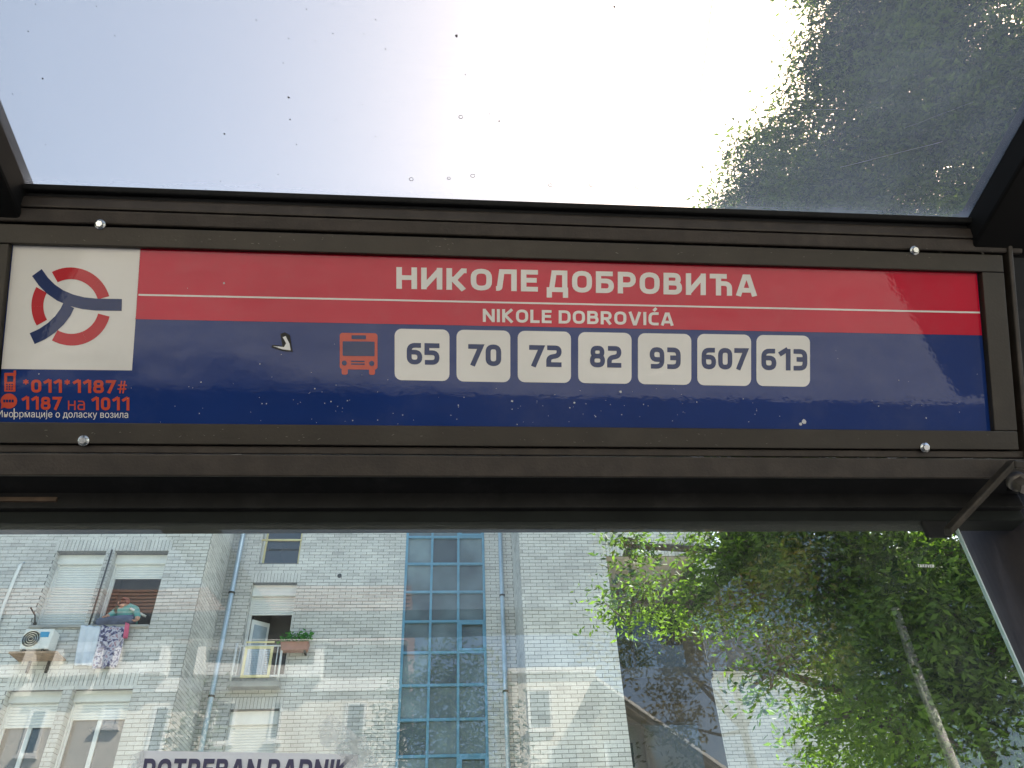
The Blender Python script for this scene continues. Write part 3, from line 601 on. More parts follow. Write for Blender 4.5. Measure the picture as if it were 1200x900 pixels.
    MB().tube([c0 - sd_ * .022 - up * .05 - fd * .008, c0 - up * .052 - fd * .0, c0 + sd_ * .022 - up * .05 - fd * .008], .005, 6).build('mouth', mat('lips', (.35, .1, .09), .5), o)
    for s, tg in ((-1, tgtL), (1, tgtR)):
        for i, ln in enumerate((.07, .08, .075, .06)):
            p0 = tg + np.array([(i - 1.5) * .019, -.01, -.008]); MB().tube([p0, p0 + np.array([0, -ln * .6, -.005]), p0 + np.array([0, -ln * .8, -ln * .5])], [.010, .009, .007], 6).build('finger', skin, o, True)
        p0 = tg + np.array([s * -.03, -.0, 0]); MB().tube([p0, p0 + np.array([s * -.03, -.03, 0]), p0 + np.array([s * -.035, -.055, -.015])], [.012, .010, .008], 6).build('thumb', skin, o, True)
person()
st = MB().tube([PY(153, 713, YL - .02), PY(171, 722.5, YL + .12)], .022, 10).build('drying_rod', M['pvc'], None, True); tag(st, 'short white rod sticking out of the window beside the person', 'rod')
MB().tube([PY(153, 713, YL - .02), PY(152.2, 712.6, YL - .026)], .027, 10).build('end_cap', M['zinc'], st, True)
bk = MB().tube([PY(36, 712, YL - .35), PY(41, 721, YL - .13), PY(41, 731, YL - .012)], .014, 6).build('wall_hook', M['pipe_dark'], None, True); tag(bk, 'black bent hook fixed to the brick wall above the air conditioner', 'hook')
MB().tube([PY(41, 731, YL - .03), PY(41, 731, YL - .005)], .035, 8).build('base_plate', M['pipe_dark'], bk)
def leaves(centers, spread, n_per, size, seed, droop=.35, aspect=.36, keep=None):
    g = np.random.default_rng(seed); C = np.repeat(np.asarray(centers, float), n_per, 0)
    P = C + np.clip(g.normal(0, 1, C.shape), -1.7, 1.7) * spread
    if keep is not None: P = P[keep(P)]
    N = len(P); d = g.normal(0, 1, (N, 3)); d[:, 2] = d[:, 2] * .6 - droop; d /= np.linalg.norm(d, axis=1)[:, None]
    r = g.normal(0, 1, (N, 3)); r[:, 2] *= .5; s = np.cross(d, r); s /= np.linalg.norm(s, axis=1)[:, None] + 1e-9; up = np.cross(s, d)
    L = (size * g.uniform(.65, 1.25, N))[:, None]; W = L * aspect * .5
    V = np.stack([P, P + d * L * .42 + s * W, P + d * L * .45 - up * L * .06, P + d * L * .42 - s * W, P + d * L - up * L * .08], 1)
    fb = np.array([[0, 2, 1], [0, 3, 2], [1, 2, 4], [2, 3, 4]])
    Fc = (fb[None] + (np.arange(N) * 5)[:, None, None]).reshape(-1, 3)
    return V.reshape(-1, 3), Fc
def leaf_obj(name, V, Fc, m, parent):
    me = bpy.data.meshes.new(name); me.vertices.add(len(V)); me.vertices.foreach_set('co', V.ravel().astype(np.float32)); me.loops.add(len(Fc) * 3); me.loops.foreach_set('vertex_index', Fc.ravel().astype(np.int32))
    me.polygons.add(len(Fc)); me.polygons.foreach_set('loop_start', np.arange(0, len(Fc) * 3, 3, dtype=np.int32)); me.polygons.foreach_set('loop_total', np.full(len(Fc), 3, dtype=np.int32)); me.update(calc_edges=True); me.validate()
    me.materials.append(m); o = bpy.data.objects.new(name, me); COL.objects.link(o); par(o, parent); return o
def flower_box():
    c = PY(346, 757, YC - .15); t = thing('flower_box', c + np.array([0, 0, -.12]), 'small terracotta flower box with green plants beside the cream mesh balcony', 'flower box')
    bevel(MB().hexa([(c[0] - .26, c[1] - .11, c[2] - .12), (c[0] + .26, c[1] - .11, c[2] - .12), (c[0] + .26, c[1] + .08, c[2] - .12), (c[0] - .26, c[1] + .08, c[2] - .12), (c[0] - .29, c[1] - .14, c[2] + .05), (c[0] + .29, c[1] - .14, c[2] + .05), (c[0] + .29, c[1] + .10, c[2] + .05), (c[0] - .29, c[1] + .10, c[2] + .05)]).build('box', mat('terracotta', (.30, .13, .09), .85, var=.2), t), .01)
    MB().box((c[0] - .24, c[1] + .06, c[2] - .16), (c[0] - .2, YC - .012, c[2] - .125)).build('bracket', M['oldsteel'], t); MB().box((c[0] + .2, c[1] - .1, c[2] - .16), (c[0] + .24, YC - .012, c[2] - .125)).build('bracket', M['oldsteel'], t)
    V, Fc = leaves([c + np.array([x, -.03 + .03 * (i % 2), .10 + .05 * (i % 3)]) for i, x in enumerate(np.linspace(-.24, .24, 9))], .055, 26, .09, 5, droop=-.2, aspect=.6)
    leaf_obj('foliage', V, Fc, leaf_mat('pot_leaf', (.03, .16, .03), (.07, .28, .06)), t)
flower_box()

# ======================================================================= trees
def in_sky_window(P):
    return np.zeros(len(P), bool)
def tree(name, label, base, trunk, blobs, leaf_m, size, seed, group=None, n_leaf=26, sp=.22, aspect=.36, r0=.22, keep=None, droop=.35, limb=True):
    t = thing(name, base, label, 'tree', group); g = np.random.default_rng(seed); base = np.asarray(base, float)
    pts = [base + np.asarray(p, float) for p in trunk]; b = MB(); b.tube(pts, [r0 * (1 - .6 * i / (len(pts) - 1)) for i in range(len(pts))], 10)
    cs = []
    for (c, r, k) in blobs:
        c = np.asarray(c, float); r = np.asarray(r, float) * np.ones(3)
        d = g.normal(0, 1, (k, 3)); d /= np.linalg.norm(d, axis=1)[:, None]; rad = g.uniform(.35, 1, k) ** .55
        q = c + d * rad[:, None] * r; cs.append(q)
        if limb and (c[2] < 8.2 or base[0] < 5 or base[1] < 0):
            j = min(range(len(pts)), key=lambda i: np.linalg.norm(pts[i] - c) + (.5 * max(0, pts[i][2] - c[2])))
            a = pts[j]; mid = (a + c) / 2 + g.normal(0, .2, 3); b.tube([a, mid, c], [r0 * .38, r0 * .26, r0 * .12], 7)
            for e in q[:: max(1, k // 9)]:
                mm = (c + e) / 2 + g.normal(0, .12, 3); b.tube([c, mm, e], [r0 * .12, r0 * .07, .006], 5, False)
    b.build('trunk', M['bark'], t, True)
    V, Fc = leaves(np.concatenate(cs), sp, n_leaf, size, seed + 1, droop=droop, aspect=aspect, keep=keep)
    leaf_obj('crown', V, Fc, leaf_m, t); return t
def aim(px, py, dist): return CAM + nz(ray(px, py)) * dist
# big tree right of the shelter: seen through the roof sheet and the glass, it shades the shelter
tb = np.array([7.2, 7.2, -.12])
big = [(aim(1120, 30, 12.0), (1.9, 1.9, 1.6), 230), (aim(1000, 150, 11.4), (1.15, 1.3, 1.1), 150), (aim(1150, 190, 10.5), (1.5, 1.5, 1.3), 190), (aim(925, 205, 11.0), (.8, .9, .55), 80), (aim(885, 262, 11.0), (.6, .7, .5), 60), (aim(1075, 90, 11.5), (1.15, 1.2, 1.2), 150),
       (aim(1230, 60, 10), (1.8, 1.8, 1.6), 150), (aim(1065, -60, 12), (1.1, 1.5, 1.3), 190), (aim(1090, -190, 12), (1.9, 2.0, 1.6), 190), (aim(1230, -150, 11), (2.0, 2.2, 1.6), 170), (aim(1000, -125, 12), (1.15, 1.3, .9), 120),
       (aim(1050, 250, 10.0), (1.5, 1.4, 1.1), 170), (aim(960, 380, 9.6), (1.4, 1.3, 1.2), 120), (aim(1120, 400, 9), (1.6, 1.5, 1.3), 130), (aim(940, 560, 9.0), (1.1, 1.1, .9), 150), (aim(862, 645, 9.0), (.42, .5, .45), 50), (aim(1010, 640, 8.6), (1.1, 1.0, .8), 160), (aim(1130, 640, 8.4), (1.2, 1.1, .8), 150),
       (aim(1080, 750, 8.4), (.9, 1.0, .7), 160), (aim(1170, 750, 8.2), (1.0, 1.0, .8), 140), (aim(1050, 850, 8.4), (.75, 1.0, .6), 140), (aim(1120, 880, 8.2), (.9, 1.0, .5), 110), (aim(1235, 860, 8.2), (.7, .9, .7), 70), (aim(905, 785, 8.4), (.35, .4, .12), 14), (aim(742, 703, 8.8), (.36, .4, .11), 20), (aim(740, 640, 8.9), (.14, .2, .14), 4), (aim(812, 706, 8.8), (.35, .4, .14), 20), (aim(870, 690, 8.8), (.5, .5, .35), 50), (aim(905, 620, 8.8), (.6, .6, .45), 60), (aim(965, 690, 8.6), (.7, .7, .5), 70)]
tree('broadleaf_tree', 'tall dense green tree whose backlit crown rises above the shelter roof', tb, [(0, 0, 0), (.1, -.1, 2.5), (-.05, .1, 5), (-.4, .0, 7.5), (-.9, -.2, 10), (-1.6, -.4, 12)], [(c_, r_, max(4, int(k_ * (.86 if c_[2] > 6.8 else .38)))) for c_, r_, k_ in big], M['leaf'], .088, 31, n_leaf=118, sp=.178, r0=.26)
# overhanging crown of the pavement tree behind the open front (shades pavement, seen mirrored in the glass)
def mir(p): p = np.array(p, float); p[1] = 2 * YG - p[1]; return p
def maim(px, py, dist): return mir(aim(px, py, dist))
mat_dark = leaf_mat('leaf_deep', (.02, .04, .012), (.06, .085, .02), .3)
def mtree(label, pxs, dist, k, leafm, seed, n_leaf, sp, r0, size=.13, dx=0.):
    """street tree across the road: pxs are (px, py, rx, ry, rz, clusters) of its mirror image"""
    blobs = [(maim(x, y, dist * (1 + .012 * (i % 3))), (a * k, b * k, c * k), n) for i, (x, y, a, b, c, n) in enumerate(pxs)]
    cz = np.mean([b_[0] for b_ in blobs], 0); base = np.array([cz[0] + dx, cz[1], .02]); top = max(b_[0][2] for b_ in blobs)
    tree('street_tree', label, base, [(0, 0, 0), (.05, 0, top * .3), (-.05, .05, top * .6), (.05, 0, top)], blobs, leafm, size, seed, n_leaf=n_leaf, sp=sp, r0=r0, group='street trees across the road')
mtree('olive-brown leafed street tree before the cream gabled house across the road', [(860, 745, .85, .8, .5, 75), (770, 765, .7, .7, .45, 60), (760, 690, .75, .7, .6, 60), (735, 640, .35, .4, .35, 24), (930, 770, .6, .6, .4, 44), (795, 850, .4, .5, .5, 26), (860, 660, 1.0, .8, .7, 60), (686, 745, .10, .15, .2, 6)], 15.2, 1.4, M['leaf2'], 51, 22, .2, .11, dx=.8)
mtree('bushy mid-green street tree beside the tall pale pole', [(1060, 800, 1.5, 1.2, 1.1, 120), (1160, 730, 1.5, 1.2, 1.3, 110), (1010, 880, 1.0, 1, .8, 60), (1080, 680, 1.5, 1.2, 1.2, 100), (960, 640, 1.3, 1.2, 1.0, 90), (1110, 600, 1.7, 1.3, 1.2, 100), (870, 610, 1.0, 1., .8, 60)], 19.0, 1.55, mat_dark, 61, 60, .33, .15, size=.2, dx=1.0)
mtree('full green street tree between the cream houses across the road', [(520, 850, 1.6, 1.2, 1.3, 110), (490, 900, 1.5, 1.2, 1, 80), (560, 905, 1.4, 1.2, 1, 80), (530, 790, .9, .9, .9, 55)], 17, 1., M['leaf3'], 71, 26, .22, .15)
mtree('slim sparse sapling before the cream terrace house across the road', [(230, 845, .35, .4, .55, 16), (236, 880, .3, .4, .45, 14), (215, 870, .4, .4, .3, 10)], 16, 1.2, M['leaf3'], 81, 14, .16, .05)
# ======================================================================= houses across the road (seen mirrored in the glass)
M['cream'] = mat('cream_wall', (.74, .68, .56), .85, var=.06, scale=2, dirt=(.55, .5, .42), dscale=1.5, damt=.25)
M['tile'] = mat('clay_tile', (.25, .155, .135), .8, var=.25, scale=7)
M['gutter'] = mat('grey_gutter', (.26, .24, .21), .6)
M['housewhite'] = mat('house_white', (.76, .74, .69), .8, var=.05)
def roof_tiles(b, a0, a1, b0, b1, n=14):
    """tile courses from eave edge (a0->a1) up to ridge edge (b0->b1), each a lapped step"""
    a0, a1, b0, b1 = (np.asarray(q, float) for q in (a0, a1, b0, b1)); nn = nz(np.cross(a1 - a0, b0 - a0)); nn = nn if nn[2] > 0 else -nn
    for i in range(n):
        l, l2, r, r2 = (a0 + (b0 - a0) * i / n, a0 + (b0 - a0) * (i + 1) / n, a1 + (b1 - a1) * i / n, a1 + (b1 - a1) * (i + 1) / n)
        b.poly([l + nn * .05, r + nn * .05, r2 + nn * .01, l2 + nn * .01]); b.poly([l, r, r + nn * .05, l + nn * .05])
def h_window(h, x0, x1, z0, z1, Y, shut=False):     # on a wall facing +Y
    f = .07; m = MB().box((x0, Y - .03, z0), (x0 + f, Y + .03, z1)).box((x1 - f, Y - .03, z0), (x1, Y + .03, z1)).box((x0 + f, Y - .029, z0), (x1 - f, Y + .029, z0 + f)).box((x0 + f, Y - .029, z1 - f), (x1 - f, Y + .029, z1))
    o = m.build('window', M['housewhite'], h); MB().box((x0 + f, Y - .01, z0 + f), (x1 - f, Y + .008, z1 - f)).build('pane', M['shutter'] if shut else M['glass_dark'], o)
    MB().box((x0 - .06, Y - .02, z0 - .07), (x1 + .06, Y + .12, z0 - .005)).build('sill', M['housewhite'], o); return o
def mz(px, py, Yv): return PY(px, py, Yv)[2]
def mx(px, py, Yv): return PY(px, py, Yv)[0]
# terrace house with pediment dormers
YV = 21.0; Yf = 2 * YG - YV
hx0, hx1 = mx(-90, 760, YV), mx(465, 760, YV); ez = mz(200, 757, YV); rz = mz(200, 690, YV + 1.6)
h = thing('terrace_house', ((hx0 + hx1) / 2, Yf - 4, 0), 'cream terrace house with red tiled mansard roof and white pediment dormers', 'house')
bz1_, bz0_ = mz(200, 798, YV), mz(200, 813, YV)
MB().box((hx0, Yf - 9, 0), (hx1, Yf, bz0_)).build('wall', M['cream'], h); MB().box((hx0 + .01, Yf - 8.99, bz1_), (hx1 - .01, Yf - .01, ez)).build('upper_wall', mat('eave_shade_render', (.16, .14, .12), .9, var=.15), h)  # upper wall's dark colour stands in for shade under the eaves
MB().box((hx0 - .02, Yf - 9.01, bz0_), (hx1 + .02, Yf + .12, bz1_)).build('string_course', M['housewhite'], h)
b = MB(); roof_tiles(b, (hx0 - .2, Yf + .25, ez), (hx1 + .2, Yf + .25, ez), (hx0 - .2, Yf - 1.6, rz), (hx1 + .2, Yf - 1.6, rz)); b.poly([(hx0 - .2, Yf - 1.6, rz), (hx1 + .2, Yf - 1.6, rz), (hx1 + .2, Yf - 7.5, rz + .6), (hx0 - .2, Yf - 7.5, rz + .6)]); b.poly([(hx1 + .2, Yf + .25, ez), (hx1 + .2, Yf - 1.6, rz), (hx1 + .2, Yf - 7.5, rz + .6), (hx1 + .2, Yf - 9.2, ez)]); b.poly([(hx0 - .2, Yf - 9.2, ez), (hx1 + .2, Yf - 9.2, ez), (hx1 + .2, Yf - 7.5, rz + .6), (hx0 - .2, Yf - 7.5, rz + .6)])
b.build('roof', M['tile'], h)
MB().box((hx0 - .25, Yf + .16, ez - .10), (hx1 + .25, Yf + .28, ez - .01)).build('gutter', M['gutter'], h)
for pc, pw in ((14, 26), (96, 26), (172, 30), (268, 28), (343, 34)):
    xc = mx(pc, 750, YV - .4); dw = pw * .0235; z0 = mz(pc, 797, YV); z1 = mz(pc, 751, YV - .4); ap = mz(pc, 733, YV - .4)
    d = MB(); d.box((xc - dw, Yf - 1.2, z0), (xc - dw + .2, Yf + .40, z1)).box((xc + dw - .2, Yf - 1.2, z0), (xc + dw, Yf + .40, z1)).box((xc - dw + .2, Yf - 1.2, z1 - .2), (xc + dw - .2, Yf + .39, z1)).box((xc - dw + .2, Yf - 1.2, z0), (xc + dw - .2, Yf + .388, z0 + .3))
    d.extrude([np.array([xc - dw - .2, 0, z1]), np.array([xc + dw + .2, 0, z1]), np.array([xc + dw * .4, 0, ap]), np.array([xc - dw * .4, 0, ap])], np.array([0, Yf - 1.3, 0]), np.array([0, Yf + .5, 0]))
    do = d.build('gable_bay', M['housewhite'], h); MB().box((xc - dw + .2, Yf + .1, z0 + .3), (xc + dw - .2, Yf + .15, z1 - .2)).build('pane', M['glass_dark'], do)
for (x0, x1, y0, y1, sh_) in ((250, 275, 822, 872, 0), (316, 330, 822, 872, 0), (30, 52, 826, 880, 0), (118, 142, 822, 850, 1), (180, 200, 826, 880, 0), (400, 425, 826, 880, 0)):
    h_window(h, mx(x0, 850, YV), mx(x1, 850, YV), mz(200, y1, YV), mz(200, y0, YV), Yf + .002, shut=bool(sh_))
# flat-topped cream block and gabled house beside it
YV2 = 23.0; Yf2 = 2 * YG - YV2
gx0, gx1 = mx(600, 800, YV2), mx(697, 800, YV2); gz = mz(650, 789, YV2)
h = thing('flat_house', ((gx0 + gx1) / 2, Yf2 - 3, 0), 'white flat-topped house beside the gabled house across the road', 'house')
MB().box((gx0, Yf2 - 7, 0), (gx1, Yf2, gz)).build('wall', M['cream'], h); MB().box((gx0 - .1, Yf2 - 7.1, gz), (gx1 + .02, Yf2 + .12, gz + .14)).build('roof', M['housewhite'], h)
h_window(h, mx(619, 830, YV2), mx(647, 830, YV2), mz(630, 853, YV2), mz(630, 806, YV2), Yf2 + .002)
h_window(h, mx(645, 890, YV2), mx(680, 890, YV2), mz(660, 905, YV2), mz(660, 872, YV2), Yf2 + .002)
YV3 = 20.5; Yf3 = 2 * YG - YV3
ax, az_ = mx(692, 800, YV3), mz(692, 800, YV3); bx_, bz_ = mx(800, 876, YV3), mz(800, 876, YV3)
kx = mx(850, 880, YV3 + 2)
h = thing('gabled_house', (bx_, Yf3 - 4, 0), 'cream house with a steep dark-edged gable roof across the road', 'house')
MB().extrude([np.array([ax + .35, 0, 0]), np.array([bx_ + 1.2, 0, 0]), np.array([bx_ + 1.2, 0, bz_ - .9]), np.array([ax + .35, 0, az_ - .42])], np.array([0, Yf3 - 8, 0]), np.array([0, Yf3, 0])).build('wall', M['cream'], h, fix=True)
sl = nz([bx_ - ax, 0, bz_ - az_]); nn = np.array([-sl[2], 0, sl[0]])
L_ = 1.75 * np.linalg.norm([bx_ - ax, 0, bz_ - az_])
MB().obox((ax, Yf3 - 8.4, az_), sl * L_, (0, 8.9, 0), -nn * .16).build('roof', M['gutter'], h)
b = MB(); roof_tiles(b, np.array([ax, Yf3 + .5, az_]) + sl * L_, np.array([ax, Yf3 - 8.4, az_]) + sl * L_, (ax, Yf3 + .5, az_), (ax, Yf3 - 8.4, az_), 12); b.build('roof_tiling', M['tile'], h)
MB().obox(np.array([ax, Yf3 + .5, az_]) + nn * .02, sl * L_, (0, .04, 0), -nn * .07).build('verge_trim', M['housewhite'], h)
h_window(h, mx(708, 872, YV3), mx(744, 872, YV3), mz(725, 905, YV3), mz(725, 868, YV3), Yf3 + .002)
# tall lamp pole across the road
lp = mir(PY(1090, 830, 13.9))
pzt = mz(1062, 714, 13.9)
t = thing('concrete_pole', (lp[0], lp[1], .02), 'tall slim pale concrete pole standing across the road before the bushy tree', 'pole')
MB().tube([(lp[0], lp[1], 0.02), (lp[0], lp[1], pzt)], [.115, .08], 14).build('shaft', mat('pale_concrete_pole', (.70, .67, .61), .8, var=.08), t, True)
MB().tube([(lp[0], lp[1], .021), (lp[0], lp[1], .07)], .19, 14).build('base_plate', M['oldsteel'], t)
MB().tube([(lp[0], lp[1], pzt), (lp[0], lp[1], pzt + .05)], [.085, .05], 14).build('cap', M['oldsteel'], t)
# ======================================================================= bus shelter
XS0, XS1 = scol(30, 213) + O0[0], scol(1133, 253) + O0[0]      # clear width of the roof sheet
p0 = SP(0, vrow(237)); RS = math.radians(7.0); YFR = -.97
def roofpt(x, y, dz=0.): return np.array([x, y, p0[2] + (p0[1] - y) * math.tan(RS) + dz + .0056 * (x - O0[0])])
shelter = thing('bus_shelter', (0, .2, 0), 'dark brown bus shelter with dusty clear roof and glass back panel', 'shelter')
yb = p0[1] + .02
sheet = MB().poly([roofpt(XS0 - .06, yb), roofpt(XS1 + .06, yb), roofpt(XS1 + .06, YFR), roofpt(XS0 - .06, YFR)]).build('roof_sheet', M['sheet'], shelter)
sx1_, sx0_ = XS0 - .07, XS0 - 2.05
MB().poly([roofpt(sx0_, yb), roofpt(sx1_, yb), roofpt(sx1_, YFR), roofpt(sx0_, YFR)]).build('roof_sheet', M['sheet'], shelter)
# dust specks, drip rings and scratches on the sheet
def PR(px, py, dz=-.003):                         # photo point onto the roof plane
    n = np.array([0, math.sin(RS), math.cos(RS)]); q = roofpt(0, p0[1], dz); n2 = np.array([-.0056, math.tan(RS), 1.]); d = ray(px, py); return CAM + d * ((q - CAM).dot(n2) / d.dot(n2))
sm = mat('grime_speck', (.10, .09, .08), .9); b = MB()
def disc(b, c, e1, e2, r, n=7, jit=.3):
    k = [c + (e1 * math.cos(a) + e2 * math.sin(a)) * r * (1 + jit * random.uniform(-1, 1)) for a in np.linspace(0, 2 * math.pi, n + 1)[:-1]]; b.poly(k)
RX, RY = np.array([1, 0, .0056]), nz([0, -1, math.tan(RS)])
spk = [(338, 114, 1.7), (263, 157, 1.5), (340, 140, 1), (879, 162, 3), (812, 244, 1.5), (535, 42, 2), (585, 142, 1.2), (440, 160, .9), (50, 92, 1.2), (720, 8, 1.6), (860, 240, 1.4), (885, 232, 1.3)]
for _ in range(300): spk.append((random.uniform(0, 1180), random.uniform(-40, 240), random.choice((.3, .35, .4, .5, .8))))
for x, y, r in spk: disc(b, PR(x, y), RX, RY, r * .0012)
tag(b.build('grime', sm, sheet), kind='stuff')
ring_m = mat('ring_stain', (.48, .47, .45), .7)
for (x, y, r) in ((482, 210, 3.2), (526, 209, 2.6), (554, 206, 3.4), (645, 217, 3), (693, 217, 3), (747, 219, 3.6), (540, 137, 3)):
    c = PR(x, y); R = r * .001; MB().tube([c + (RX * math.cos(a) * 1.2 + RY * math.sin(a)) * R for a in np.linspace(.4, 2 * math.pi, 14)], .0006, 5, False).build('drip_ring', ring_m, sheet)
b = MB()
for pa, pb, wd in (((836, -10), (820, 112), .0007), ((985, 196), (1105, 166), .0003), ((1060, 150), (1140, 120), .0001), ((870, 130), (990, 128), .0001)):
    pts = [PR(pa[0] + (pb[0] - pa[0]) * t + random.gauss(0, .6), pa[1] + (pb[1] - pa[1]) * t, -.002) for t in np.linspace(0, 1, 9)]; b.tube(pts, wd, 4, False)
b.build('scratch', mat('scratch', (.42, .42, .42), .6), sheet)
# roof edge beams
def beam(name, a, c, wdt, hgt, m):                 # from a to c, width along +x/-x, height downwards
    a, c = np.asarray(a), np.asarray(c); d = c - a
    return bevel(MB().obox(a, d, wdt, hgt).build(name, m, shelter), .006)
beam('side_beam', roofpt(XS1, yb + .06, .03), roofpt(XS1, YFR - .04, .03), (.13, 0, .0007), (0, -.008, -.085), M['beam_black'])
beam('side_beam', roofpt(XS0, yb + .06, .03), roofpt(XS0, YFR - .04, .03), (-.13, 0, -.0007), (0, -.008, -.085), M['beam_black'])
beam('side_beam', roofpt(XS0 - 1.98, yb + .06, .03), roofpt(XS0 - 1.98, YFR - .04, .03), (-.13, 0, -.0007), (0, -.008, -.085), M['beam_black'])
beam('front_beam', roofpt(XS0 - 2.11, YFR, .035), roofpt(XS1 + .13, YFR, .035), (0, -.07, .0), (0, 0, -.11), M['rail'])
# rubber lip and mouldings above the sign: profile bars swept along the sign
sL, sR = XS0 - 2.15 - O0[0], scol(1205, 400)
def bar(name, r0, r1, o0, o1, m, s0=None, s1=None, back=.03, bev=.003, parent=None):
    """bar between photo rows r0 and r1 (at the picture's middle) on the sign plane, front face raised o0 (top) / o1 (bottom)"""
    v0, v1 = vrow(r0), vrow(r1); s0 = sL if s0 is None else s0; s1 = sR if s1 is None else s1
    q = [SP(0, v0, -back), SP(0, v0, o0), SP(0, v1, o1), SP(0, v1, -back)]
    return bevel(MB().extrude(q, SE * s0, SE * s1).build(name, m, parent or shelter, fix=True), bev)
bar('gasket', 237.6, 244, .012, .010, M['black'], back=.02)
bar('gasket_groove', 244, 249.5, -.004, -.004, mat('groove', (.004, .004, .004), .8), back=.02)
bar('moulding', 249.3, 263.5, .004, .012, M['frame2'], bev=.005)
bar('moulding', 264.4, 279.3, .010, .006, M['frame2'], bev=.003)
bar('back_plate', 276, 530, -.012, -.012, M['black'], back=.05)
# below the sign
bar('lower_strip', 525.0, 533.4, .004, .004, M['frame2'], bev=.0015)
bar('lower_beam', 534.4, 559.4, .008, .008, M['frame2'], back=.02)
q = SP(0, vrow(559.4), 0)
zg0 = PY(600, 612.5, YG - .012)[2]; e_ = SE
under = [SP(0, vrow(556), -.018), q + np.array([0, .095, .004]), q + np.array([0, .13, .06]), SP(0, vrow(540), -.06)]
MB().extrude(under, SE * sL, SE * sR).build('beam_soffit', M['black'], shelter, fix=True)
def hbar(name, z0, z1, y0, y1, m, bev=.003):
    prof = [np.array([O0[0], y0, z0]), np.array([O0[0], y1, z0]), np.array([O0[0], y1, z1]), np.array([O0[0], y0, z1])]
    return bevel(MB().extrude(prof, SE * sL, SE * sR).build(name, m, shelter, fix=True), bev)
zA = PY(600, 586.5, YG - .03)[2]; zB = PY(600, 595, YG - .03)[2]; zC = PY(600, 597, YG - .02)[2]
hbar('glazing_bead', zB, zA + .03, YG - .030, YG + .03, M['black'], .002)
hbar('glazing_rail', zg0, zC, YG - .016, YG + .03, M['rail'], .002)
MB().extrude([np.array([O0[0], YG - .035, zA + .004]), np.array([O0[0], YG - .029, zA + .004]), np.array([O0[0], YG - .029, zA - .004]), np.array([O0[0], YG - .035, zA - .004])], SE * scol(-30, 580), SE * scol(50, 588)).build('packing_strip', mat('raw_timber', (.09, .06, .04), .8, var=.3, scale=30), shelter, fix=True)
# back glass
GX1 = PY(1116, 607, YG - .004)[0]; GX0 = XS0 - 1.95; gz1 = PY(1116, 604, YG - .004)[2]
gp = MB().box((GX0, YG - .004, .35), (GX1, YG + .004, gz1)).build('glass_pane', M['glass'], shelter)
MB().box((GX1 + .0005, YG - .0045, .35), (GX1 + .003, YG + .0045, gz1 + .001)).build('glass_edge', M['glass_edge'], gp)
# posts
PXR = PY(1122, 608, YG + .10)[0]
def post(x, y, r, z1, nm='post'):
    o = MB().tube([(x, y, 0), (x, y, z1)], r, 40).build(nm, M['post'], shelter, True); MB().tube([(x, y, 0.001), (x, y, .012)], r + .06, 24).build('base_flange', M['oldsteel'], o); return o
pr_ = .085
post(PXR + pr_ + .012, YG + .10, pr_, 2.40)
post(XS0 - 2.06, YG + .10, pr_, 2.40)
MB().tube([(PXR + pr_ + .012, YG + .10, 2.40), (PXR + pr_ + .012, YG + .10, 2.415)], pr_ + .006, 40).build('post_cap', M['post'], shelter)
# end plate right of the sign and angle bracket with bolt
ep = MB().obox(SP(scol(1188, 400), vrow(575), -.06), SE * .35, SU * (vrow(215) - vrow(575)), SN * .05); bevel(ep.build('end_plate', M['black'], shelter), .004)
bevel(MB().obox(SP(scol(1186, 400), vrow(545), -.02), SE * .010, SU * (vrow(262) - vrow(545)), SN * .032).build('end_flange', M['frame2'], shelter), .003)
def P3(px, py, off): return PS(px, py) + SN * off
b = MB()
br = [P3(1102, 628, .01), P3(1165, 550, .035), P3(1215, 553, .035)]
for a, c in zip(br, br[1:]):
    b.obox(a, c - a, SU * .016, SN * .022)
b = bevel(b.build('bracket', M['oldsteel'], shelter), .003)
bc = P3(1183, 566, .025)
hx = MB().tube([bc, bc + np.array([0, -.012, -.020])], .0145, 6).build('bolt', M['bolt'], b); MB().tube([bc + np.array([0, .006, .010]), bc + np.array([0, 0, 0])], .019, 16).build('washer', M['bolt'], b, True)
gc = PY(1094, 625, YG - .004)
bevel(MB().box((gc[0] - .022, YG - .016, gc[2] - .012), (gc[0] + .03, YG - .005, gc[2] + .03)).build('glass_clamp', M['black'], shelter), .003)

# ======================================================================= route sign
sg = thing('route_sign', SP(0, vrow(507), -.01), 'long red and blue bus stop sign listing seven route numbers', 'sign')
Lv = .00035
def flat(name, m, polys, lvl, parent):
    b = MB()
    for k, pl in enumerate(polys): b.poly([PSn(x, y, .0002 + Lv * lvl + .00002 * (k % 6)) for x, y in pl][::-1])
    o = b.build(name, m, parent)
    me = o.data
    return o
pq = [(10.5, 283.5), (1144.5, 316.5), (1161, 508), (-2.5, 497.5)]
b = MB(); fr_ = [PSn(x, y, 0) for x, y in pq]; bk_ = [p - SN * .006 for p in fr_]
b.mesh(fr_ + bk_, [(0, 3, 2, 1), (4, 5, 6, 7), (0, 1, 5, 4), (1, 2, 6, 5), (2, 3, 7, 6), (3, 0, 4, 7)]); panel = b.build('panel', M['blue'], sg, fix=True)
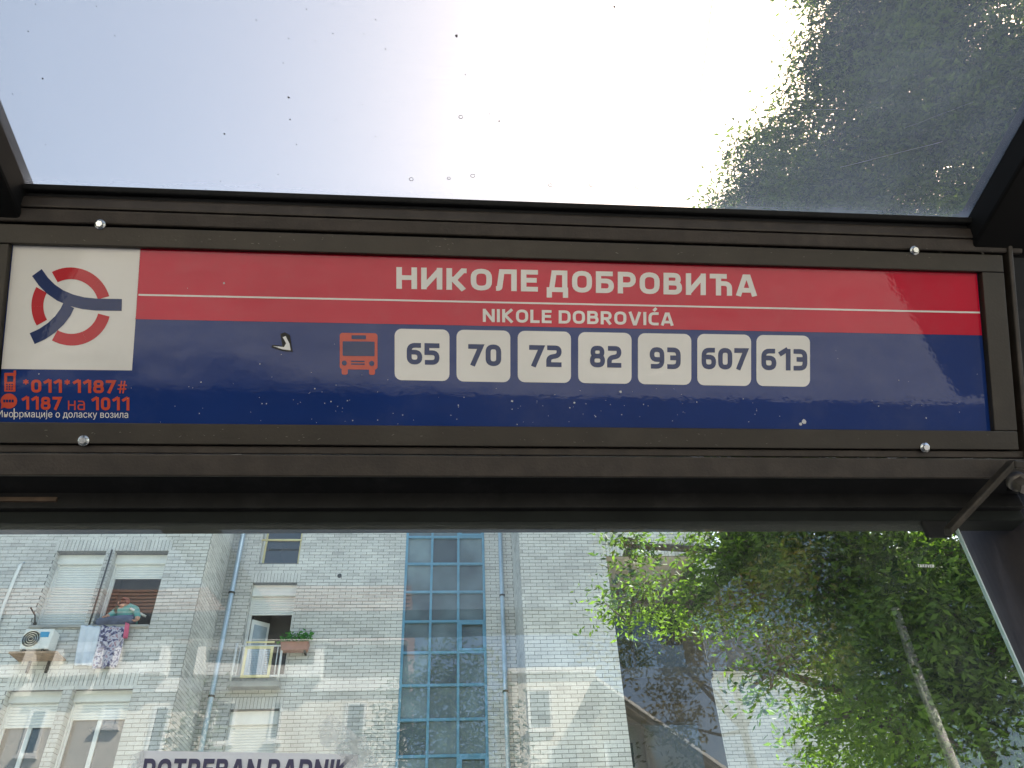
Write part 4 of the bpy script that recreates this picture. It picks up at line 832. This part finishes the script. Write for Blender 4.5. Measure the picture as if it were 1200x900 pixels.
# frame bars around the panel
fv0, fv1 = vrow(283), vrow(523.8); iv0, iv1 = vrow(304.4), vrow(500.4)
iL, iR = scol(5, 390), scol(1153, 412); oL, oR = iL - .055, iR + .048
def fbar(s0, s1, v0, v1): return bevel(MB().obox(SP(s0, v0, -.008), SE * (s1 - s0), SU * (v1 - v0), SN * .020).build('frame_bar', M['frame'], sg), .0018)
fbar(oL, oR, iv0, fv0); fbar(oL, oR, fv1, iv1); fbar(oL, iL - .001, iv1 + .0006, iv0 - .0006); fbar(iR + .001, oR, iv1 + .0006, iv0 - .0006)
for x, y in ((121, 266), (1067, 296), (102, 517), (1079, 525)):
    c = PSn(x, y, .012); s = MB().tube([c, c + SN * .0022], .0095, 20).build('screw', M['zinc'], sg, True)
    MB().tube([c + SN * .002, c + SN * .0068], [.0064, .0058], 6).build('screw_head', M['zinc'], s)
flat('red_band', M['red'], [[(164.5, 290.2), (1144.2, 318.0), (1150.6, 393), (158.6, 374)]], 1, panel)
flat('white_square', M['white'], [[(15.8, 287.6), (165.1, 290.6), (154.8, 434.1), (1.6, 432.4)]], 1, panel)
flat('white_line', M['white'], [[(162.6, 344.6), (1148, 365.4), (1148.2, 367.4), (162.4, 346.6)]], 2, panel)
# ---- stroke lettering
def rnd(pts, R, closed):
    out = []; n = len(pts)
    for i, p in enumerate(pts):
        r = p[2] if len(p) > 2 else R; c = np.array(p[:2], float)
        if (not closed and i in (0, n - 1)) or r <= 0: out.append(c); continue
        a = np.array(pts[i - 1][:2], float) - c; b_ = np.array(pts[(i + 1) % n][:2], float) - c; la, lb = np.linalg.norm(a), np.linalg.norm(b_); q = min(r, la * .5, lb * .5); A = c + a / la * q; B = c + b_ / lb * q
        for t in np.linspace(0, 1, 6): out.append(A * (1 - t) ** 2 + 2 * c * t * (1 - t) + B * t * t)
    return out
def stroke(pts, wd, closed=False, R=0.):
    p = rnd(pts, R, closed); p = [q for i, q in enumerate(p) if i == 0 or np.linalg.norm(q - p[i - 1]) > 1e-4]
    if closed and np.linalg.norm(p[0] - p[-1]) < 1e-4: p = p[:-1]
    n = len(p); Ls, Rs = [], []
    for i in range(n):
        a = p[i] - p[i - 1] if (i > 0 or closed) else p[1] - p[0]; b_ = p[(i + 1) % n] - p[i] if (i < n - 1 or closed) else p[-1] - p[-2]
        a = a / np.linalg.norm(a); b_ = b_ / np.linalg.norm(b_); na, nb = np.array([-a[1], a[0]]), np.array([-b_[1], b_[0]]); m_ = na + nb; m_ = m_ / max(np.linalg.norm(m_), 1e-6); k = wd / 2 / max(m_.dot(na), .35)
        Ls.append(p[i] + m_ * k); Rs.append(p[i] - m_ * k)
    return [[Ls[i], Ls[(i + 1) % n], Rs[(i + 1) % n], Rs[i]] for i in range(n if closed else n - 1)]
def glyph(ch, t):
    h0, h1, md = t / 2, 1 - t / 2, .52; lo = t / 2
    def W(w): return w, lo, w - lo
    S = []; add = lambda pts, closed=False, R=0.: S.append((pts, closed, R)); r = .26
    if ch in 'НH': w, a, b = W(.80); add([(a, 0), (a, 1)]); add([(b, 0), (b, 1)]); add([(a, md), (b, md)])
    elif ch == 'И': w, a, b = W(.82); add([(a, 0), (a, 1)]); add([(b, 0), (b, 1)]); add([(a, .10), (b, .90)])
    elif ch == 'N': w, a, b = W(.80); add([(a, 0), (a, 1)]); add([(b, 0), (b, 1)]); add([(a, .93), (b, .07)])
    elif ch in 'КK': w, a, b = W(.78); add([(a, 0), (a, 1)]); add([(a, .5), (a + t, .5), (w - t * .7, h1), (w, h1)] if ch == 'К' else [(a + .05, .5), (w - t * .55, 1)]); add([(a + t * .6, .52), (w - t * .5, 0)])
    elif ch in 'ОO': w, a, b = W(.82); add([(a, h0), (a, h1), (b, h1), (b, h0)], True, .34)
    elif ch == '0': w, a, b = W(.68); add([(a, h0), (a, h1), (b, h1), (b, h0)], True, .28)
    elif ch == 'Л': w, a, b = W(.80); add([(0, h0, 0), (.13, h0, .1), (.22, h1, 0), (b, h1, 0), (b, 0)])
    elif ch in 'ЕE': w, a, b = W(.66); add([(w, h1), (a, h1), (a, h0), (w, h0)]); add([(a, md), (w * .93, md)])
    elif ch == 'Д': w, a, b = W(.88); add([(a, -.26), (a, h0), (b, h0), (b, -.26)]); add([(.2, h0), (.30, h1), (.74, h1), (.74, h0)])
    elif ch == 'Б': w, a, b = W(.74); add([(w * .94, h1, 0), (a, h1, 0), (a, h0, 0), (b, h0, .25), (b, .56, .25), (a, .56)])
    elif ch in 'РP': w, a, b = W(.74); add([(a, 0), (a, h1, 0), (b, h1, .28), (b, .40, .28), (a, .40)])
    elif ch == 'R': w, a, b = W(.76); add([(a, 0), (a, h1, 0), (b - .03, h1, .25), (b - .03, .44, .25), (a, .44)]); add([(w * .48, .44), (w - t * .5, 0)])
    elif ch in 'ВB': w, a, b = W(.76); add([(a, h0, 0), (a, h1, 0), (b - .05, h1, .22), (b - .05, .53, .22), (a, .53)]); add([(a, .53), (b, .53, .22), (b, h0, .22), (a - lo, h0)])
    elif ch == 'Ћ': w, a, b = W(.92); add([(0, h1), (.70, h1)]); add([(.36, 0), (.36, 1)]); add([(.36, .56), (b, .56, .26), (b, 0)])
    elif ch in 'АA': w, a, b = W(.86); add([(t * .45, 0), (w * .42, h1, 0), (w * .58, h1, 0), (w - t * .45, 0)]); add([(w * .2, .27), (w * .8, .27)])
    elif ch == 'I': w, a, b = W(t); add([(a, 0), (a, 1)])
    elif ch == 'L': w, a, b = W(.62); add([(a, 1), (a, h0), (w, h0)])
    elif ch == 'D': w, a, b = W(.80); add([(a, h0, 0), (a, h1, 0), (b, h1, .34), (b, h0, .34)], True)
    elif ch == 'V': w, a, b = W(.84); add([(t * .45, 1), (w * .45, h0 * .6, 0), (w * .55, h0 * .6, 0), (w - t * .45, 1)])
    elif ch == 'Ć': w, a, b = W(.68); add([(w, h1), (a, h1, .3), (a, h0, .3), (w, h0)]); add([(w * .5, 1.10), (w * .78, 1.32)])
    elif ch == 'T': w, a, b = W(.74); add([(0, h1), (w, h1)]); add([(w / 2, 0), (w / 2, h1)])
    elif ch == '1': w, a, b = W(.56); add([(.04, .74), (b - .02, .99)]); add([(b, 0), (b, 1)])
    elif ch == '2': w, a, b = W(.68); add([(.04, h1), (b, h1, .25), (b, .54, .2), (a, .44, .2), (a, h0, 0), (w, h0)])
    elif ch == '3': w, a, b = W(.68); add([(.04, h1), (b, h1, .25), (b, h0, .25), (.04, h0)]); add([(.18, md), (b, md)])
    elif ch == '5': w, a, b = W(.68); add([(w, h1), (a, h1, 0), (a, .56, 0), (b, .56, .25), (b, h0, .25), (.02, h0)])
    elif ch == '6': w, a, b = W(.70); add([(w * .92, h1), (a, h1, .3), (a, h0, .3), (b, h0, .26), (b, .57, .26), (a, .57)])
    elif ch == '9': w, a, b = W(.70); add([(w * .08, h0), (b, h0, .3), (b, h1, .3), (a, h1, .26), (a, .43, .26), (b, .43)])
    elif ch == '7': w, a, b = W(.66); add([(0, h1), (b, h1, 0), (w * .28, 0)])
    elif ch == '8': w, a, b = W(.72); add([(a + .03, md), (a + .03, h1), (b - .03, h1), (b - .03, md)], True, .22); add([(a, h0), (a, md), (b, md), (b, h0)], True, .22)
    elif ch == '*': w, a, b = W(.46); c = (.23, .82); [add([(c[0] - .2 * math.cos(q), c[1] - .2 * math.sin(q)), (c[0] + .2 * math.cos(q), c[1] + .2 * math.sin(q))]) for q in (math.pi / 2, math.pi / 6, -math.pi / 6)]
    elif ch == '#': w, a, b = W(.62); add([(.15, 0), (.27, .95)]); add([(.36, 0), (.48, .95)]); add([(.03, .62), (.62, .62)]); add([(0, .33), (.58, .33)])
    elif ch == 'н': w, a, b = W(.56); add([(a, 0), (a, .72)]); add([(b, 0), (b, .72)]); add([(a, .38), (b, .38)])
    elif ch == 'а': w, a, b = W(.54); add([(.04, .72 - lo), (b, .72 - lo, .2), (b, 0)]); add([(b, h0), (a, h0, .15), (a, .40, .15), (b, .40)])
    else: w = .18
    return w, S
def textpolys(s, A, B, cap, t, gap=.16, tt=None, shear=0., up=None):
    """stroke letters between photo points A (baseline start) and B (baseline end)"""
    A, B = np.array(A, float), np.array(B, float); tot = 0; items = []
    for ch in s:
        tk = tt.get(ch, t) if tt else t
        w_, S = glyph(ch, tk); items.append((tot, S, min(tk, .10) if ch in '*#' else tk)); tot += w_ + gap
    tot -= gap; ex = (B - A) / tot; upv = np.array([0., -cap]) if up is None else np.array(up, float); out = []
    sx = np.linalg.norm(ex) / cap
    for x0, S, tk in items:
        for pts, closed, R in S:
            for pl in stroke(pts, tk, closed, R):
                out.append([tuple(A + ex * (x0 + q[0] + shear * q[1]) + upv * q[1]) for q in pl])
    return out
def flatstrokes(name, m, polys, lvl, parent, to3=None):
    b = MB(); to3 = to3 or PSn
    for k, pl in enumerate(polys): b.poly([to3(x, y, .0002 + Lv * lvl + .000012 * (k % 9)) for x, y in pl])
    return b.build(name, m, parent, fix=False)
flatstrokes('cyrillic_name', M['white'], textpolys('НИКОЛЕ', (464.5, 338.4), (630.3, 341.9), 25.3, .215), 2, panel)
flatstrokes('cyrillic_name', M['white'], textpolys('ДОБРОВИЋА', (640.6, 342.1), (886.8, 347.4), 25.3, .215), 2, panel)
flatstrokes('latin_stop_name', M['white'], textpolys('NIKOLE DOBROVIĆA', (565.8, 377.3), (789.2, 381.8), 15.3, .20, gap=.15), 2, panel)
def rrect(x0, y0, x1, y1, r, sk=.018, n=6):
    out = []
    for cx_, cy_, a0 in ((x1 - r, y0 + r, -90), (x1 - r, y1 - r, 0), (x0 + r, y1 - r, 90), (x0 + r, y0 + r, 180)):
        for k in range(n): a = math.radians(a0 + 90 * k / (n - 1)); x = cx_ + r * math.cos(a); out.append((x, cy_ + r * math.sin(a) + sk * (x - (x0 + x1) / 2)))
    return out
for s, bx, (tx0, tx1, tb_) in (('65', (462.5, 385.8, 526.7, 446), (476.7, 515, 427.3)), ('70', (535, 387, 598, 447.5), (548.7, 587.3, 428.8)), ('72', (606.7, 388.2, 669, 448.3), (620, 658, 429.9)), ('82', (677.5, 389.7, 740, 449.4), (691.2, 728, 430.6)),
                               ('93', (747.5, 391, 810, 450.6), (761.2, 797.5, 432.3)), ('607', (817, 391.8, 880, 451.9), (822, 876.3, 433)), ('613', (886.3, 393, 949, 452.8), (892, 945.8, 434.1))):
    q = flat('route_plate', M['white'], [rrect(*bx, 8)], 1, panel)
    flatstrokes('route_number', M['navy'], textpolys(s, (tx0, tb_ - .3), (tx1, tb_ + .4), 25.2, .22, gap=.10), 2, q)
# bus pictogram
px0 = [rrect(398.2, 390.3, 442.4, 433, 3.5, .012)] + [rrect(400.5, 428, 407.5, 439, 2, 0), rrect(432.5, 428, 439.5, 439.3, 2, 0)]
bo = flat('bus_pictogram', M['orange'], px0, 1, panel)
flat('pictogram_cutout', M['navy'], [rrect(401.6, 400.2, 439, 417.3, 1.2, .012), rrect(412, 393, 429, 397.5, .8, .012), rrect(411.5, 422.8, 427.5, 424.3, .3, .01), rrect(411.5, 426, 427.5, 427.5, .3, .01), rrect(400.7, 422.6, 406.5, 428.4, 2.85, 0), rrect(432.7, 423, 438.7, 429, 2.85, 0)], 3, bo)
# emblem: red ring broken by a curved three-armed blue mark
ec = (83.6, 359.3)
def arc(a0, a1, r0_, r1_, n=18):
    out = []
    for i in range(n):
        t0, t1 = math.radians(a0 + (a1 - a0) * i / n), math.radians(a0 + (a1 - a0) * (i + 1) / n)
        P_ = lambda r, t: (ec[0] + r * math.cos(t) - .05 * r * math.sin(t) * -1 * 0, ec[1] - r * .985 * math.sin(t) + .015 * r * math.cos(t))
        out.append([P_(r0_, t0), P_(r1_, t0), P_(r1_, t1), P_(r0_, t1)][::-1])
    return out
for a0, a1 in ((16, 119), (151, 210), (241, 346)): flatstrokes('emblem_ring', M['logored'], arc(a0, a1, 32.5, 46.5), 2, panel)
cv = lambda P_: [tuple(q) for q in rnd(P_, 60, False)]
flatstrokes('emblem_mark', M['navy'], stroke([np.array(q) for q in ((43.5, 319.5), (51, 330), (60, 339), (71, 346.5), (84, 352), (98, 355.5), (112, 357), (143, 357.5))], 14), 2, panel)
flatstrokes('emblem_mark', M['navy'], stroke([np.array(q) for q in ((38, 397), (50, 391.5), (61, 384), (70, 375.5), (77, 366), (81, 358))], 14), 2.5, panel)
# phone line texts
flatstrokes('phone_code', M['orange'], textpolys('*011*1187#', (26.5, 460.0), (148.8, 461.0), 15.3, .21, gap=.13), 1, panel)
flatstrokes('message_code', M['orange'], textpolys('1187 на 1011', (25.5, 480.0), (151.8, 481.0), 15.2, .21, gap=.15, tt={'н': .10, 'а': .10}), 1, panel)
ph = flat('phone_icon', M['orange'], [rrect(5.2, 437, 18.3, 459, 1.2, .0), rrect(16.2, 434.2, 19.0, 440, .5, 0)], 1, panel)
flat('icon_cutout', M['navy'], [rrect(8.6, 440.5, 15.8, 447.5, .6, 0)] + [rrect(7.6 + 3 * i, 450 + 2.6 * j, 9.4 + 3 * i, 451.6 + 2.6 * j, .3, 0) for i in range(3) for j in range(3)], 2, ph)
sb = flat('message_icon', M['orange'], [[(10.6 + 9.7 * math.cos(a), 470 + 8.8 * math.sin(a)) for a in np.linspace(0, 2 * math.pi, 25)[:-1]], [(2.3, 472), (6, 477), (1.2, 479.2)]], 1, panel)
flat('icon_cutout', M['navy'], [rrect(4.0 + 3.3 * i, 468.3, 6.6 + 3.3 * i, 471.7, .5, 0) for i in range(4)], 2, sb)
# small caption in the built-in typeface
def caption(s, A, B, cap, lvl, m, name):
    c = bpy.data.curves.new('caption_curve', 'FONT'); c.body = s; c.resolution_u = 3; o = bpy.data.objects.new('caption_curve', c); COL.objects.link(o); bpy.context.view_layer.update()
    me = bpy.data.meshes.new_from_object(o.evaluated_get(bpy.context.evaluated_depsgraph_get())); V = np.array([v.co[:] for v in me.vertices]); wd = V[:, 0].max() - V[:, 0].min(); x0 = V[:, 0].min()
    for v in me.vertices:
        u = (v.co[0] - x0) / wd; v.co = PSn(A[0] + (B[0] - A[0]) * u, A[1] + (B[1] - A[1]) * u - v.co[1] / .73 * cap, .0002 + Lv * lvl)
    bpy.data.objects.remove(o); bpy.data.curves.remove(c); me.name = name; me.materials.clear(); me.materials.append(m); o = bpy.data.objects.new(name, me); COL.objects.link(o); o.parent = panel; return o
caption('Иноормације о доласку возила', (-2.5, 488.8), (150.3, 489.8), 8.0, 1, M['white'], 'arrival_caption')
flatstrokes('caption_stem', M['white'], [[(16.2, 478.6), (17.5, 478.6), (17.3, 491.6), (16.0, 491.6)]], 1, panel)
# specks and a torn scar on the print
b = MB()
for _ in range(150):
    x = random.gauss(620, 260) if random.random() < .7 else random.uniform(170, 1150); y = random.triangular(400, 500, 492)
    if 20 < x < 1150 and not (455 < x < 955 and y < 455): disc(b, PSn(x, y, .0013), SE, SU, random.choice((.0005, .0006, .0008, .0011)))
for x, y, r in ((263, 332, .0018), (942, 494, .0045), (938, 497, .003), (600, 470, .002), (673, 472, .0022), (727, 459, .0025), (1085, 490, .0015), (220, 338, .0007), (640, 398, .0007), (470, 300, .0006)): disc(b, PSn(x, y, .0013), SE, SU, r)
tag(b.build('speckle', M['speck'], panel), kind='stuff')
scar = flat('scar_black', M['scar'], [[(329, 391.5), (334, 389.5), (340, 393), (342, 407), (343.5, 412.5), (330, 411), (318, 407), (320, 404), (331, 405.5)][::-1][::-1]], 3, panel)  # black part of the peeled patch
flat('torn_scar', M['paper'], [[(319.5, 405.5), (333, 407), (335.5, 402.5), (331.5, 395.5), (335, 394), (339.5, 403), (341, 410.8), (331, 409.5)]], 5, panel)

b = MB()
for _ in range(130):
    x = random.uniform(20, 1170); y0_ = random.choice((290, 512, 290, 512)); y = (y0_ + .02 * (x - 600)) + random.uniform(-7, 7)
    if y0_ == 512: y = 512 + .009 * (x - 600) + random.uniform(-8, 8)
    a_ = random.uniform(-.5, .5); e1 = SE * math.cos(a_) + SU * math.sin(a_); e2 = -SE * math.sin(a_) + SU * math.cos(a_)
    disc(b, PSn(x, y, .0123), e1 * random.uniform(.6, 5), e2 * .6, random.choice((.0004, .0005, .0007)), 6)
tag(b.build('scuffs', mat('bare_scuff', (.16, .15, .13), .6), sg), kind='stuff')
# ======================================================================= notice taped on the glass
def PG(px, py, off=0.): return PY(px, py, YG - .0045) + np.array([0, -off, 0])
nb = PG(290, 1010)
ntc = thing('paper_notice', PG(290, 1080), 'white paper notice with bold dark capitals taped to the glass panel', 'notice')
A, B = PG(165, 880, .001), PG(420, 884, .001); hgt = .20
b = MB(); nx_ = 24
for k in range(nx_ + 1):
    p = A + (B - A) * k / nx_; wv = .0012 * math.sin(k * .9) + .0008 * math.sin(k * 2.3); b.v += [tuple(p + np.array([0, -abs(wv), 0])), tuple(p + np.array([.0, -abs(wv) * .5, -hgt]))]
for k in range(nx_): b.f.append((2 * k, 2 * k + 1, 2 * k + 3, 2 * k + 2))
pap = b.build('paper', M['paper'], ntc, True)
sol = pap.modifiers.new('thickness', 'SOLIDIFY'); sol.thickness = .0004
to3 = lambda x, y, o: PG(x, y, .0034 + o * .3)
sz = 26.5
flatstrokes('notice_text', M['ink'], textpolys('POTREBAN RADNIK', (166, 892.5 + sz - 3), (406, 893.5 + sz - 3), sz, .21, gap=.14, shear=.22), 0, pap, to3)
tape_m, t_, N_, L_2, p_ = new_mat('clear_tape'); N_.remove(p_)
a_ = N_.new('ShaderNodeBsdfTransparent'); g_ = N_.new('ShaderNodeBsdfPrincipled'); g_.inputs['Base Color'].default_value = (.62, .64, .63, 1); g_.inputs['Roughness'].default_value = .3
n_ = N_.new('ShaderNodeTexNoise'); n_.inputs['Scale'].default_value = 60; n_.inputs['Detail'].default_value = 5; tcx = N_.new('ShaderNodeTexCoord'); L_2.new(tcx.outputs['Object'], n_.inputs['Vector']); mr_ = N_.new('ShaderNodeMapRange'); mr_.inputs[1].default_value = .35; mr_.inputs[2].default_value = .7; mr_.inputs[3].default_value = .15; mr_.inputs[4].default_value = .6; L_2.new(n_.outputs[0], mr_.inputs[0])
x_ = N_.new('ShaderNodeMixShader'); L_2.new(mr_.outputs[0], x_.inputs[0]); L_2.new(a_.outputs[0], x_.inputs[1]); L_2.new(g_.outputs[0], x_.inputs[2]); L_2.new(x_.outputs[0], N_['Material Output'].inputs[0])
for pl in ([(373, 851), (388, 836), (425, 868), (440, 888), (420, 900), (376, 872)], [(395, 872), (428, 862), (446, 905), (410, 920)], [(148, 905), (155, 886), (170, 879), (166, 908)]):
    MB().poly([PG(x, y, .0040) for x, y in pl]).build('tape', tape_m, ntc)
# small etched stamp on the glass
def stamp():
    o = flatstrokes('glass_stamp', M['paper'], textpolys('TAKOVEB', (1075, 664.6), (1094.5, 665.2), 3.2, .22, gap=.2), 0, gp, lambda x, y, o: PG(x, y, .0006 + o)); return o
stamp()
print('bricks', len(bricks), 'singles', len(single), 'sun', np.degrees(SUN_EL), np.degrees(SUN_AZ), 'floor', FL, 'yf', YFR)
